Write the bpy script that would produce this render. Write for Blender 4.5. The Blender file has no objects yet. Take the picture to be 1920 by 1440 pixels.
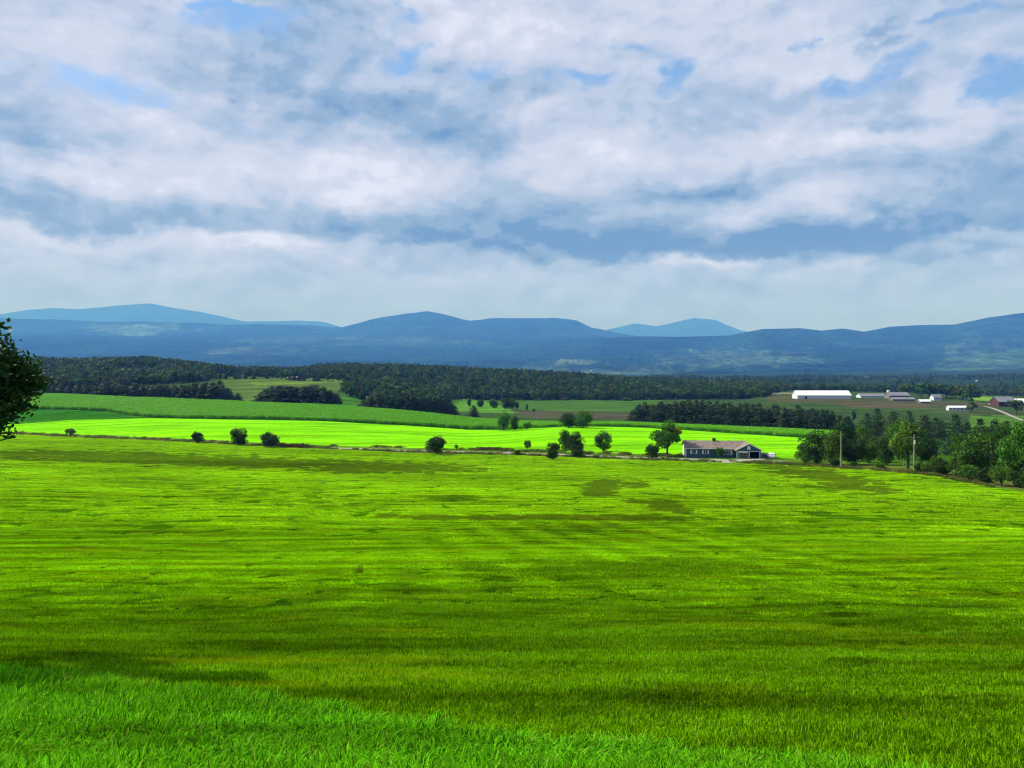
import bpy, math, random
import numpy as np
from mathutils import Vector, Matrix
R = math.radians
random.seed(7)
RNG = np.random.default_rng(11)
SC = bpy.context.scene
COL = SC.collection
F = 1423.0            # focal length in photo pixels (photo is 1920 wide)
HOR = 668.0           # eye level row in the photo

# ------------------------------------------------------------------ camera
cam_d = bpy.data.cameras.new('camera')
cam = bpy.data.objects.new('camera', cam_d)
COL.objects.link(cam)
cam.location = (0, 0, 0)
cam.rotation_euler = (R(90), 0, 0)
cam_d.sensor_width = 36
cam_d.lens = 36 * F / 1920
cam_d.shift_y = -(720 - HOR) / 1920
cam_d.clip_start = 0.1
cam_d.clip_end = 200000
SC.camera = cam

SC.view_settings.view_transform = 'Standard'
SC.view_settings.look = 'None'
SC.view_settings.gamma = 1
SC.view_settings.exposure = 0.6
SC.render.engine = 'CYCLES'
SC.cycles.use_denoising = True
SC.cycles.use_adaptive_sampling = False
SC.cycles.filter_width = 1.15
SC.cycles.max_bounces = 8
SC.cycles.diffuse_bounces = 2
SC.cycles.transmission_bounces = 3
SC.cycles.volume_bounces = 0
SC.cycles.caustics_reflective = False
SC.cycles.caustics_refractive = False

HAZE_D = 7.0e-5; HAZE_C = (0.085, 0.275, 1.0); HAZE_TOP = 2650.0      # even air over the valley
HAZE_L = (0.62, 0.66, 0.68)                                         # how bright that air looks where it is endless
# ------------------------------------------------------------------ sun
SUN_EL = 40.0
SUN_H = Vector((-0.90, 0.43)).normalized()      # towards the sun: left and a little ahead
sun_vec = Vector((SUN_H.x * math.cos(R(SUN_EL)), SUN_H.y * math.cos(R(SUN_EL)), math.sin(R(SUN_EL))))
sd = bpy.data.lights.new('sun', 'SUN')
sd.energy = 4.8
sd.angle = R(0.6)
sd.color = (1.0, 0.975, 0.94)
sun = bpy.data.objects.new('sun', sd)
COL.objects.link(sun)
sun.rotation_euler = sun_vec.to_track_quat('Z', 'Y').to_euler()

# ------------------------------------------------------------------ node helper
class NT:
    def __init__(s, tree):
        s.t = tree; s.n = tree.nodes; s.l = tree.links
    def node(s, typ, **kw):
        nd = s.n.new(typ)
        for k, v in kw.items():
            setattr(nd, k, v)
        return nd
    def put(s, sock, v):
        if isinstance(v, bpy.types.NodeSocket):
            s.l.new(v, sock)
        elif v is not None:
            sock.default_value = v
    def math(s, op, a, b=None, c=None, clamp=False):
        nd = s.node('ShaderNodeMath', operation=op, use_clamp=clamp)
        s.put(nd.inputs[0], a)
        if b is not None: s.put(nd.inputs[1], b)
        if c is not None: s.put(nd.inputs[2], c)
        return nd.outputs[0]
    def vm(s, op, a, b=None, c=None):
        nd = s.node('ShaderNodeVectorMath', operation=op)
        s.put(nd.inputs[0], a)
        if b is not None: s.put(nd.inputs[1], b)
        if c is not None: s.put(nd.inputs[2], c)
        return nd.outputs['Value'] if op in ('LENGTH', 'DOT_PRODUCT') else nd.outputs[0]
    def mr(s, v, a, b, c, d, interp='SMOOTHSTEP'):
        nd = s.node('ShaderNodeMapRange', interpolation_type=interp)
        nd.clamp = True
        s.put(nd.inputs[0], v)
        for i, q in enumerate((a, b, c, d)):
            s.put(nd.inputs[i + 1], q)
        return nd.outputs[0]
    def mix(s, f, a, b, blend='MIX'):
        nd = s.node('ShaderNodeMix', data_type='RGBA', blend_type=blend)
        s.put(nd.inputs[0], f)
        s.put(nd.inputs[6], a if isinstance(a, bpy.types.NodeSocket) else (*a, 1))
        s.put(nd.inputs[7], b if isinstance(b, bpy.types.NodeSocket) else (*b, 1))
        return nd.outputs[2]
    def noise(s, vec, scale, detail=4, rough=0.5, dist=0.0, color=False):
        nd = s.node('ShaderNodeTexNoise')
        if vec is not None: s.put(nd.inputs['Vector'], vec)
        nd.inputs['Scale'].default_value = scale
        nd.inputs['Detail'].default_value = detail
        nd.inputs['Roughness'].default_value = rough
        nd.inputs['Distortion'].default_value = dist
        return nd.outputs['Color'] if color else nd.outputs[0]
    def comb(s, x, y, z):
        nd = s.node('ShaderNodeCombineXYZ')
        for i, v in enumerate((x, y, z)): s.put(nd.inputs[i], v)
        return nd.outputs[0]
    def sep(s, v):
        nd = s.node('ShaderNodeSeparateXYZ'); s.put(nd.inputs[0], v)
        return nd.outputs

def L(r, g, b):       # sRGB 0-255 to linear
    f = lambda c: (c / 12.92 if c <= 0.04045 else ((c + 0.055) / 1.055) ** 2.4)
    return tuple(f(v / 255.0) for v in (r, g, b))

# ------------------------------------------------------------------ sky: blue sky with layered cloud, laid out by compass direction
world = bpy.data.worlds.new('World'); SC.world = world
world.use_nodes = True
w = NT(world.node_tree); w.n.clear()
WS = 0.10
sky = w.node('ShaderNodeTexSky', sky_type='NISHITA', sun_disc=False)
sky.sun_elevation = R(SUN_EL); sky.sun_rotation = math.atan2(SUN_H.x, SUN_H.y)
sky.air_density = 1.0; sky.dust_density = 0.6; sky.ozone_density = 1.5
tc = w.node('ShaderNodeTexCoord').outputs['Generated']
dx, dy, dz = w.sep(tc)
az = w.math('ARCTAN2', dx, dy)
el = w.math('ARCSINE', dz)
# planar cloud-deck coordinates for the noise (flattens towards the horizon)
zz = w.math('ADD', w.math('MAXIMUM', dz, 0.0), 0.16)
plan = w.comb(w.math('DIVIDE', dx, zz), w.math('DIVIDE', dy, zz), 0.0)
ae = w.comb(az, el, 0.0)
warp1 = w.noise(w.vm('MULTIPLY', ae, (1, 1.7, 1)), 6.5, 6, 0.62, color=True)
warp2 = w.noise(w.vm('MULTIPLY', ae, (1, 1.7, 1)), 22.0, 4, 0.6, color=True)
wv = w.vm('ADD', w.vm('MULTIPLY', w.vm('SUBTRACT', warp1, (0.5, 0.5, 0.5)), (0.16, 0.085, 0)),
          w.vm('MULTIPLY', w.vm('SUBTRACT', warp2, (0.5, 0.5, 0.5)), (0.06, 0.04, 0)))
P = w.vm('ADD', ae, wv)
def blob_sum(lst, start, gain=1.0):
    acc = start
    for (px, py, sx, sy, amp) in lst:
        a = math.atan((px - 960) / F); e = math.atan((HOR - py) / F * math.cos(a))
        ra = sx / F * math.cos(a) ** 2; re = sy / F * math.cos(a)
        q = w.vm('MULTIPLY_ADD', P, (1 / ra, 1 / re, 0), (-a / ra, -e / re, 0))
        acc = w.math('ADD', acc, w.mr(w.vm('LENGTH', q), 0.0, 1.9, amp * gain, 0.0))
    return acc
GAPS = [(450, 42, 110, 30, 1), (735, 22, 40, 22, .8), (120, 128, 70, 40, .55), (250, 185, 110, 45, .75),
        (760, 112, 55, 28, 1), (1270, 122, 45, 40, 1), (1075, 158, 75, 16, .9), (1195, 82, 45, 14, .9),
        (1560, 158, 100, 22, .85), (1705, 100, 75, 26, 1), (1895, 150, 70, 40, .95), (1830, 22, 110, 14, .9),
        (470, 232, 80, 12, .6), (910, 155, 40, 26, .8), (1490, 75, 22, 16, .7), (560, 10, 40, 18, .6), (400, 5, 90, 12, .8),
        (250, 40, 60, 8, .5), (655, 130, 40, 20, .4), (2150, 90, 160, 60, .8), (-200, 60, 200, 60, .8)]
LITE = [(170, 85, 170, 50, .55), (860, 55, 170, 60, .5), (1200, 40, 300, 60, .4), (1480, 120, 170, 28, .45),
        (1780, 195, 80, 28, .6), (1880, 190, 40, 12, .5), (430, 315, 330, 45, .45), (720, 310, 170, 55, .45),
        (130, 310, 230, 24, .4), (1080, 285, 110, 60, .5), (1380, 280, 220, 40, .35), (220, 448, 260, 22, .55),
        (500, 462, 80, 11, .5), (1350, 492, 120, 9, .65), (1580, 372, 330, 26, .45), (1660, 262, 230, 24, .35),
        (300, 235, 90, 18, .5), (480, 190, 120, 16, .35), (650, 370, 60, 22, .4), (1500, 345, 60, 22, .35),
        (1700, 505, 300, 16, .3), (600, 530, 600, 20, .2), (1000, 205, 60, 14, .4), (1860, 455, 70, 12, .5), (40, 480, 160, 12, .35)]
DARK = [(50, 245, 120, 38, .75), (620, 50, 120, 48, .45), (540, 130, 90, 42, .35), (660, 195, 190, 24, .3),
        (780, 225, 190, 42, .6), (140, 385, 270, 28, .5), (700, 425, 330, 28, .4), (1330, 355, 130, 18, .65),
        (1420, 450, 420, 24, .7), (1690, 462, 320, 26, .42), (1680, 425, 400, 80, .38), (1200, 430, 300, 50, .2), (1900, 320, 170, 50, .6), (1690, 218, 130, 16, .65),
        (1640, 55, 65, 10, .6), (860, 445, 220, 14, .6), (60, 415, 200, 14, .6), (1080, 410, 200, 40, .4),
        (1150, 470, 130, 16, .55), (300, 110, 110, 30, .3), (1500, 310, 140, 26, .3), (900, 300, 40, 50, .3), (430, 165, 100, 20, .3)]
n_big = w.noise(plan, 1.6, 7, 0.58)
n_mid = w.noise(w.vm('MULTIPLY', ae, (1, 1.5, 1)), 8.5, 7, 0.56, 0.15)
dlt = (-0.010, 0.016, 0)
n_mid_s = w.noise(w.vm('MULTIPLY', w.vm('ADD', ae, dlt), (1, 1.5, 1)), 8.5, 7, 0.56, 0.15)
n_fine = w.noise(w.vm('MULTIPLY', ae, (1, 2.0, 1)), 26.0, 6, 0.62, 0.2)
gap = blob_sum(GAPS, w.math('MULTIPLY', w.math('SUBTRACT', n_fine, 0.5), 1.1))
gap = w.math('ADD', gap, w.math('MULTIPLY', w.math('SUBTRACT', n_mid, 0.5), 0.9))
cover = w.math('SUBTRACT', 1.0, w.mr(gap, 0.30, 1.10, 0.0, 0.9))
br = blob_sum(LITE, 0.36, 1.15)
dk = blob_sum(DARK, 0.0, 0.9)
br = w.math('SUBTRACT', br, dk)
br = w.math('ADD', br, w.math('MULTIPLY', w.math('SUBTRACT', n_mid, 0.5), 0.8))
br = w.math('ADD', br, w.math('MULTIPLY', w.math('SUBTRACT', n_big, 0.5), 0.5))
br = w.math('ADD', br, w.math('MULTIPLY', w.math('SUBTRACT', n_fine, 0.5), w.mr(el, 0.14, 0.42, 0.35, 1.15, 'LINEAR')))
br = w.math('ADD', br, w.math('MULTIPLY', w.math('SUBTRACT', n_mid, n_mid_s), 1.9))
ramp = w.node('ShaderNodeValToRGB')
cr = ramp.color_ramp; cr.interpolation = 'EASE'
cr.elements[0].position = 0.0; cr.elements[0].color = (*L(116, 156, 198), 1)
cr.elements[1].position = 1.0; cr.elements[1].color = (*L(226, 229, 242), 1)
for p_, c_ in ((0.22, L(146, 175, 207)), (0.42, L(172, 192, 217)), (0.56, L(190, 203, 224)), (0.75, L(206, 214, 230))):
    e_ = cr.elements.new(p_); e_.color = (*c_, 1)
w.put(ramp.inputs[0], w.mr(br, -0.55, 1.30, 0.0, 1.0, 'LINEAR'))
expo = 2 ** SC.view_settings.exposure
cloud = w.vm('MULTIPLY', ramp.outputs[0], (1.0 / WS / expo,) * 3)
# veil of pale air low over the horizon
lowc = tuple(v / WS / expo for v in L(166, 192, 214))
hz = w.mr(el, 0.04, 0.15, 0.8, 0.0)
blue = w.mix(0.55, w.vm('MULTIPLY', sky.outputs[0], (0.75, 0.9, 1.05)), tuple(v / WS / expo for v in L(125, 180, 228)))
c1 = w.mix(cover, blue, cloud)
c2 = w.mix(hz, c1, lowc)
# the air in front of the sky takes some light away and adds some: allow for it here
path = w.math('DIVIDE', HAZE_TOP, w.math('MAXIMUM', dz, 0.055))
T_ = w.comb(*[w.math('EXPONENT', w.math('MULTIPLY', path, -HAZE_D * k)) for k in HAZE_C])
Hn = w.vm('MULTIPLY', w.vm('SUBTRACT', (1, 1, 1), T_), tuple(v / WS / expo for v in HAZE_L))
c2 = w.vm('DIVIDE', w.vm('MAXIMUM', w.vm('SUBTRACT', c2, Hn), (0.02, 0.02, 0.02)), T_)
bg = w.node('ShaderNodeBackground'); w.put(bg.inputs[0], c2); bg.inputs[1].default_value = WS
ow = w.node('ShaderNodeOutputWorld'); w.l.new(bg.outputs[0], ow.inputs[0])
world.cycles.sampling_method = 'MANUAL'; world.cycles.sample_map_resolution = 512

# ------------------------------------------------------------------ object helpers
def tag(o, label=None, cat=None, group=None, kind=None):
    if label: o['label'] = label
    if cat: o['category'] = cat
    if group: o['group'] = group
    if kind: o['kind'] = kind
    return o
def empty(name, loc, rz=0, scale=None):
    o = bpy.data.objects.new(name, None); COL.objects.link(o)
    o.location = loc; o.rotation_euler = (0, 0, rz); o.empty_display_size = 0.3
    if scale: o.scale = scale
    return o
def link_mesh(name, me, parent=None):
    o = bpy.data.objects.new(name, me); COL.objects.link(o)
    if parent: o.parent = parent
    return o
def copy_tree(o, parent=None):
    c = o.copy(); COL.objects.link(c); c.parent = parent
    for ch in list(o.children):
        copy_tree(ch, c)
    return c
def np_mesh(name, V, faces, mats=(), midx=None, smooth=False, attr=None):
    """faces: int array (n,4) or (n,3)"""
    me = bpy.data.meshes.new(name)
    V = np.asarray(V, np.float32); Fc = np.asarray(faces, np.int32)
    k = Fc.shape[1]
    me.vertices.add(len(V)); me.vertices.foreach_set('co', V.ravel())
    me.loops.add(Fc.size); me.loops.foreach_set('vertex_index', Fc.ravel())
    me.polygons.add(len(Fc)); me.polygons.foreach_set('loop_start', np.arange(0, Fc.size, k, dtype=np.int32))
    me.polygons.foreach_set('loop_total', np.full(len(Fc), k, np.int32))
    for m in mats: me.materials.append(m)
    if midx is not None: me.polygons.foreach_set('material_index', np.asarray(midx, np.int32))
    me.update(calc_edges=True)
    if smooth: me.polygons.foreach_set('use_smooth', np.ones(len(Fc), bool))
    if attr is not None:
        for nm, (dom, arr) in attr.items():
            arr = np.asarray(arr, np.float32)
            if arr.ndim == 1:
                a = me.attributes.new(nm, 'FLOAT', dom); a.data.foreach_set('value', arr)
            else:
                if arr.shape[1] == 3: arr = np.hstack([arr, np.ones((len(arr), 1), np.float32)])
                a = me.attributes.new(nm, 'FLOAT_COLOR', dom); a.data.foreach_set('color', arr.ravel())
    return me

class MB:
    def __init__(s): s.v = []; s.f = []
    def quad(s, *pts):
        b = len(s.v); s.v += [tuple(p) for p in pts]; s.f.append(tuple(range(b, b + len(pts)))); return s
    def box(s, x0, x1, y0, y1, z0, z1):
        b = len(s.v)
        s.v += [(x0, y0, z0), (x1, y0, z0), (x1, y1, z0), (x0, y1, z0), (x0, y0, z1), (x1, y0, z1), (x1, y1, z1), (x0, y1, z1)]
        for q in ((0, 3, 2, 1), (4, 5, 6, 7), (0, 1, 5, 4), (1, 2, 6, 5), (2, 3, 7, 6), (3, 0, 4, 7)):
            s.f.append(tuple(b + i for i in q))
        return s
    def prism(s, prof, axis, a, b_):
        """closed convex-ish profile extruded along axis ('x': prof=(y,z), 'y': prof=(x,z))"""
        n = len(prof); b = len(s.v)
        for t in (a, b_):
            for (p, q) in prof: s.v.append((t, p, q) if axis == 'x' else (p, t, q))
        s.f.append(tuple(b + i for i in range(n))); s.f.append(tuple(b + n + i for i in reversed(range(n))))
        for i in range(n):
            j = (i + 1) % n
            s.f.append((b + i, b + n + i, b + n + j, b + j))
        return s
    def tube(s, p0, p1, r0, r1, n=8, cap=True):
        p0 = Vector(p0); p1 = Vector(p1); d = (p1 - p0).normalized()
        u = d.orthogonal().normalized(); v_ = d.cross(u); b = len(s.v)
        for p, r in ((p0, r0), (p1, r1)):
            for i in range(n):
                a = 2 * math.pi * i / n
                s.v.append(tuple(p + (u * math.cos(a) + v_ * math.sin(a)) * r))
        for i in range(n):
            j = (i + 1) % n; s.f.append((b + i, b + j, b + n + j, b + n + i))
        if cap:
            s.f.append(tuple(b + i for i in reversed(range(n)))); s.f.append(tuple(b + n + i for i in range(n)))
        return s
    def build(s, name, mat, parent=None, bevel=0, smooth=False):
        me = bpy.data.meshes.new(name); me.from_pydata(s.v, [], s.f); me.materials.append(mat)
        me.validate(); me.update()
        import bmesh
        bm = bmesh.new(); bm.from_mesh(me); bmesh.ops.recalc_face_normals(bm, faces=bm.faces)
        if bevel:
            bmesh.ops.bevel(bm, geom=bm.edges[:], offset=bevel, segments=2, affect='EDGES')
        bm.to_mesh(me); bm.free()
        if smooth: me.polygons.foreach_set('use_smooth', np.ones(len(me.polygons), bool))
        return link_mesh(name, me, parent)

# ------------------------------------------------------------------ value noise (numpy)
def _h(ix, iy, seed):
    n = (ix.astype(np.int64) * 374761393 + iy.astype(np.int64) * 668265263 + seed * 982451653) & 0x7fffffff
    n = ((n ^ (n >> 13)) * 1274126177) & 0x7fffffff
    return ((n ^ (n >> 16)) & 0xffff) / 32767.5 - 1.0
def vnoise(x, y, seed=0):
    ix = np.floor(x); iy = np.floor(y); fx = x - ix; fy = y - iy
    fx = fx * fx * (3 - 2 * fx); fy = fy * fy * (3 - 2 * fy)
    a = _h(ix, iy, seed); b = _h(ix + 1, iy, seed); c = _h(ix, iy + 1, seed); d = _h(ix + 1, iy + 1, seed)
    return (a * (1 - fx) + b * fx) * (1 - fy) + (c * (1 - fx) + d * fx) * fy
def fnoise(x, y, oct=4, seed=0):
    s = 0; a = 1; t = 0
    for k in range(oct):
        s = s + a * vnoise(x * 2 ** k, y * 2 ** k, seed + k * 17); t += a; a *= 0.5
    return s / t

# ------------------------------------------------------------------ terrain: cross lines (distance, height) over bearing
def poly(px, pts):
    p = np.array(pts, float); return np.interp(px, p[:, 0], p[:, 1])
H_ROW = [(0, 812), (150, 820), (400, 832), (600, 842), (750, 848), (1000, 855), (1200, 863), (1450, 871), (1600, 880), (1750, 891), (1850, 911), (1920, 919), (2300, 950)]
H_D = [(-3000, 420), (0, 330), (150, 320), (400, 285), (600, 262), (750, 248), (1000, 232), (1200, 220), (1450, 205), (1600, 185), (1750, 160), (1850, 138), (1920, 130), (2400, 115)]
def z_of(row, d): return -(row - HOR) / F * d
def lines(px):
    """list of (name, d, z) arrays over px"""
    out = []
    o = np.ones_like(px)
    for nm, d, z in (('A', 9, -4.9), ('B', 14, -6.2), ('C', 22, -8.2), ('D', 36, -10.9), ('E', 70, -16.3)):
        out.append((nm, d * o, z * o))
    dH = poly(px, H_D); zH = z_of(poly(px, H_ROW), dH)
    for t in (0.33, 0.66):
        s = t * (1.35 - 0.35 * t)
        out.append(('E%d' % int(t * 100), 70 + (dH - 70) * t, -16.3 + (zH + 16.3) * s))
    out.append(('H', dH, zH))
    out.append(('R1', dH + 7, zH - 0.35)); out.append(('R2', dH + 10.2, zH - 0.5)); out.append(('V', dH + 22, zH - 1.15))
    dK = poly(px, [(0, 460), (280, 450), (600, 430), (900, 410), (1200, 395), (1480, 330), (1920, 300)])
    rK = poly(px, [(0, 797), (40, 795), (130, 788), (280, 785), (600, 790), (760, 797), (880, 806), (950, 806), (1000, 803), (1080, 799), (1200, 802), (1300, 807), (1480, 820), (1700, 832), (1920, 850)])
    zK = z_of(rK, dK); dV = dH + 22
    # hummocks of the bright field
    wob = poly(px, [(0, 0.6), (300, 1.6), (600, .5), (760, -.3), (900, -0.9), (1100, 1.2), (1250, .9), (1480, 0.2), (1920, 0)])
    out.append(('V1', dV + (dK - dV) * .5, (zH - 1.15) * .5 + zK * .5 + wob - 0.6))
    out.append(('K', dK, zK))
    dK2 = dK + poly(px, [(0, 55), (200, 40), (285, 4), (600, 3)])
    out.append(('K2', dK2, z_of(poly(px, [(0, 765), (60, 767), (200, 772), (280, 784), (600, 789.4), (760, 796.3), (880, 805.3), (950, 805.3), (1000, 802.3), (1080, 798.4), (1200, 801.3), (1300, 806.3), (1480, 819), (1700, 831), (1920, 849)]), dK2)))
    dM = poly(px, [(0, 610), (400, 590), (760, 520), (900, 480), (1000, 470), (1500, 400), (1920, 370)])
    rM = poly(px, [(0, 742), (70, 743), (400, 755), (640, 765), (760, 776), (900, 791), (935, 793), (1000, 794), (1180, 796), (1500, 809), (1650, 816), (1920, 830)])
    out.append(('M', dM, z_of(rM, dM)))
    out.append(('M1', dM + 40, z_of(rM, dM) - 3.0))
    out.append(('N', 700 * o, z_of(poly(px, [(0, 745), (300, 745), (500, 745), (640, 757), (760, 768), (900, 776), (1000, 778), (1200, 776), (1500, 768), (1700, 770), (1800, 770), (1920, 778)]), 700)))
    out.append(('O', 1000 * o, z_of(poly(px, [(0, 716), (300, 716), (500, 712), (640, 722), (760, 740), (850, 750), (1200, 750), (1400, 748), (1460, 742), (1500, 739), (1700, 742), (1920, 748)]), 1000)))
    out.append(('P', 1500 * o, z_of(poly(px, [(0, 684), (150, 684), (270, 679), (370, 690), (450, 700), (560, 702), (600, 696), (640, 694), (800, 698), (1000, 706), (1100, 712), (1200, 721), (1400, 728), (1500, 731), (1700, 735), (1920, 740)]), 1500)))
    out.append(('Q', 2400 * o, -78 * o))
    out.append(('S', 5600 * o, z_of(poly(px, [(0, 703), (1200, 703), (1500, 700), (1920, 694)]), 5600)))
    out.append(('U0', 10600 * o, z_of(poly(px, [(0, 668), (500, 672), (900, 676), (1100, 668), (1300, 664), (1500, 657), (1700, 652), (1920, 640), (2300, 630)]), 10600)))
    out.append(('U', 13800 * o, z_of(poly(px, [(-600, 630), (0, 634), (300, 640), (600, 648), (900, 650), (1040, 642), (1110, 634), (1180, 630.5), (1280, 631), (1370, 630), (1430, 617), (1500, 615.5), (1540, 620), (1580, 616), (1620, 621.5), (1670, 612), (1790, 609.5), (1850, 597), (1920, 588), (2300, 570), (3000, 590)]), 13800)))
    out.append(('W0', 17500 * o, z_of(poly(px, [(0, 622), (300, 628), (640, 632), (800, 622), (1040, 628), (1180, 640), (1920, 640)]), 17500)))
    out.append(('W', 21000 * o, z_of(poly(px, [(-600, 600), (0, 596), (130, 601), (200, 604), (260, 604), (400, 608), (560, 611), (640, 613), (700, 598), (760, 588), (800, 584), (830, 590), (880, 601), (920, 597), (980, 597), (1040, 595), (1080, 600), (1110, 615), (1160, 626), (1250, 640), (1920, 640)]), 21000)))
    out.append(('X0', 27500 * o, z_of(poly(px, [(0, 622), (640, 630), (1100, 640), (1920, 640)]), 27500)))
    out.append(('X', 34000 * o, z_of(poly(px, [(-600, 600), (0, 590), (50, 582), (100, 578), (150, 580), (200, 575), (280, 569), (330, 578), (380, 586), (460, 603), (560, 601), (610, 605), (640, 613), (700, 628), (1100, 628), (1140, 618), (1190, 607), (1230, 612), (1300, 597), (1340, 600), (1390, 620), (1420, 626), (1920, 632), (2500, 600)]), 34000)))
    out.append(('Y', 39000 * o, 400 * o))
    return out
def slopes(D, Z):
    """pchip slopes, arrays (K, n)"""
    h = np.diff(D, axis=0); dl = np.diff(Z, axis=0) / h
    m = np.zeros_like(Z)
    w1 = 2 * h[1:] + h[:-1]; w2 = h[1:] + 2 * h[:-1]
    with np.errstate(divide='ignore', invalid='ignore'):
        mm = (w1 + w2) / (w1 / dl[:-1] + w2 / dl[1:])
    mm[(dl[:-1] * dl[1:]) <= 0] = 0
    m[1:-1] = np.nan_to_num(mm); m[0] = dl[0]; m[-1] = dl[-1]
    return m
def ridge_amp(d):
    return np.interp(d, [0, 9, 14, 40, 120, 300, 700, 1500, 2500, 6500, 9500, 12500, 13800, 15500, 19500, 21000, 25000, 31000, 34000], [0.0, 0.02, 0.05, 0.18, 0.3, 0.3, 0.8, 3, 4, 60, 110, 80, 18, 80, 110, 20, 90, 90, 22])
def znoise(x, y, d):
    wl = np.interp(d, [0, 14, 60, 300, 1500, 5000, 20000], [4, 6, 14, 60, 200, 700, 900])
    n = 0
    for lo, hi, sc, sd in ((0, 40, 6.0, 3), (20, 200, 18.0, 5), (100, 1200, 70.0, 7), (800, 4000, 260.0, 9), (2500, 90000, 950.0, 13)):
        wt = np.clip((d - lo) / (hi - lo + 1e-6) * 6, 0, 1) * np.clip((hi - d) / (hi - lo) * 4, 0, 1)
        n = n + wt * fnoise(x / sc, y / sc, 4 if sc > 500 else 2, sd)
    return n * ridge_amp(d)
def col_data(px):
    ls = lines(px)
    D = np.stack([l[1] for l in ls]); Z = np.stack([l[2] for l in ls])
    return ls, D, Z, slopes(D, Z)
def eval_seg(D, Z, M, k, t):
    """k int array or scalar segment, t in 0..1 per column"""
    idx = np.arange(D.shape[1])
    d0 = D[k, idx]; d1 = D[k + 1, idx]; h = d1 - d0
    t2 = t * t; t3 = t2 * t
    return (2 * t3 - 3 * t2 + 1) * Z[k, idx] + (t3 - 2 * t2 + t) * h * M[k, idx] + (-2 * t3 + 3 * t2) * Z[k + 1, idx] + (t3 - t2) * h * M[k + 1, idx]
def near_z(y):
    return np.interp(y, [-80, -20, -3, 1.5, 5, 9], [2.0, -0.6, -1.6, -1.9, -3.35, -4.9])
def zt(x, y):
    """ground height"""
    x = np.atleast_1d(np.asarray(x, float)); y = np.atleast_1d(np.asarray(y, float))
    yy = np.maximum(y, 9.0); px = np.clip(960 + x / yy * F, -3000, 5000)
    ls, D, Z, M = col_data(px)
    k = np.clip((D <= yy[None, :]).sum(0) - 1, 0, D.shape[0] - 2)
    idx = np.arange(len(px))
    t = (yy - D[k, idx]) / (D[k + 1, idx] - D[k, idx])
    z = eval_seg(D, Z, M, k, t) + znoise(x, yy, yy)
    return np.where(y < 9, near_z(y) + znoise(x, yy, yy), z)
def gz(x, y): return float(zt(x, y)[0])
def at_ground(px, row, dmin=9.0, dmax=4000.0):
    """first ground point at or beyond dmin whose photo row is row"""
    d = np.geomspace(dmin, dmax, 1500); x = (px - 960) / F * d
    r = HOR - zt(x, d) / d * F
    ok = np.where(r <= row)[0]
    i = ok[0] if len(ok) else len(d) - 1
    return float(x[i]), float(d[i])
def pos(px, d):
    x = (px - 960) / F * d
    return Vector((x, d, gz(x, d)))

# ------------------------------------------------------------------ materials
MAT = {}
def new_mat(name):
    m = bpy.data.materials.new(name); m.use_nodes = True; MAT[name] = m
    t = NT(m.node_tree); t.n.clear()
    out = t.node('ShaderNodeOutputMaterial')
    return m, t, out
def plain(name, col, rough=0.7, nscale=6.0, namt=0.25, metal=0, bump=0.0, spec=0.3):
    m, t, out = new_mat(name)
    p = t.node('ShaderNodeBsdfPrincipled')
    ob = t.node('ShaderNodeTexCoord').outputs['Object']
    n = t.noise(ob, nscale, 5, 0.6)
    f = t.mr(n, 0.3, 0.7, 1 - namt, 1 + namt * 0.6, 'LINEAR')
    c = t.vm('MULTIPLY', col, t.comb(f, f, f))
    t.put(p.inputs['Base Color'], c); p.inputs['Roughness'].default_value = rough; p.inputs['Metallic'].default_value = metal
    p.inputs['Specular IOR Level'].default_value = spec
    if bump:
        b = t.node('ShaderNodeBump'); b.inputs['Strength'].default_value = bump; b.inputs['Distance'].default_value = 0.02
        t.put(b.inputs['Height'], n); t.l.new(b.outputs[0], p.inputs['Normal'])
    t.l.new(p.outputs[0], out.inputs[0])
    return m
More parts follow.
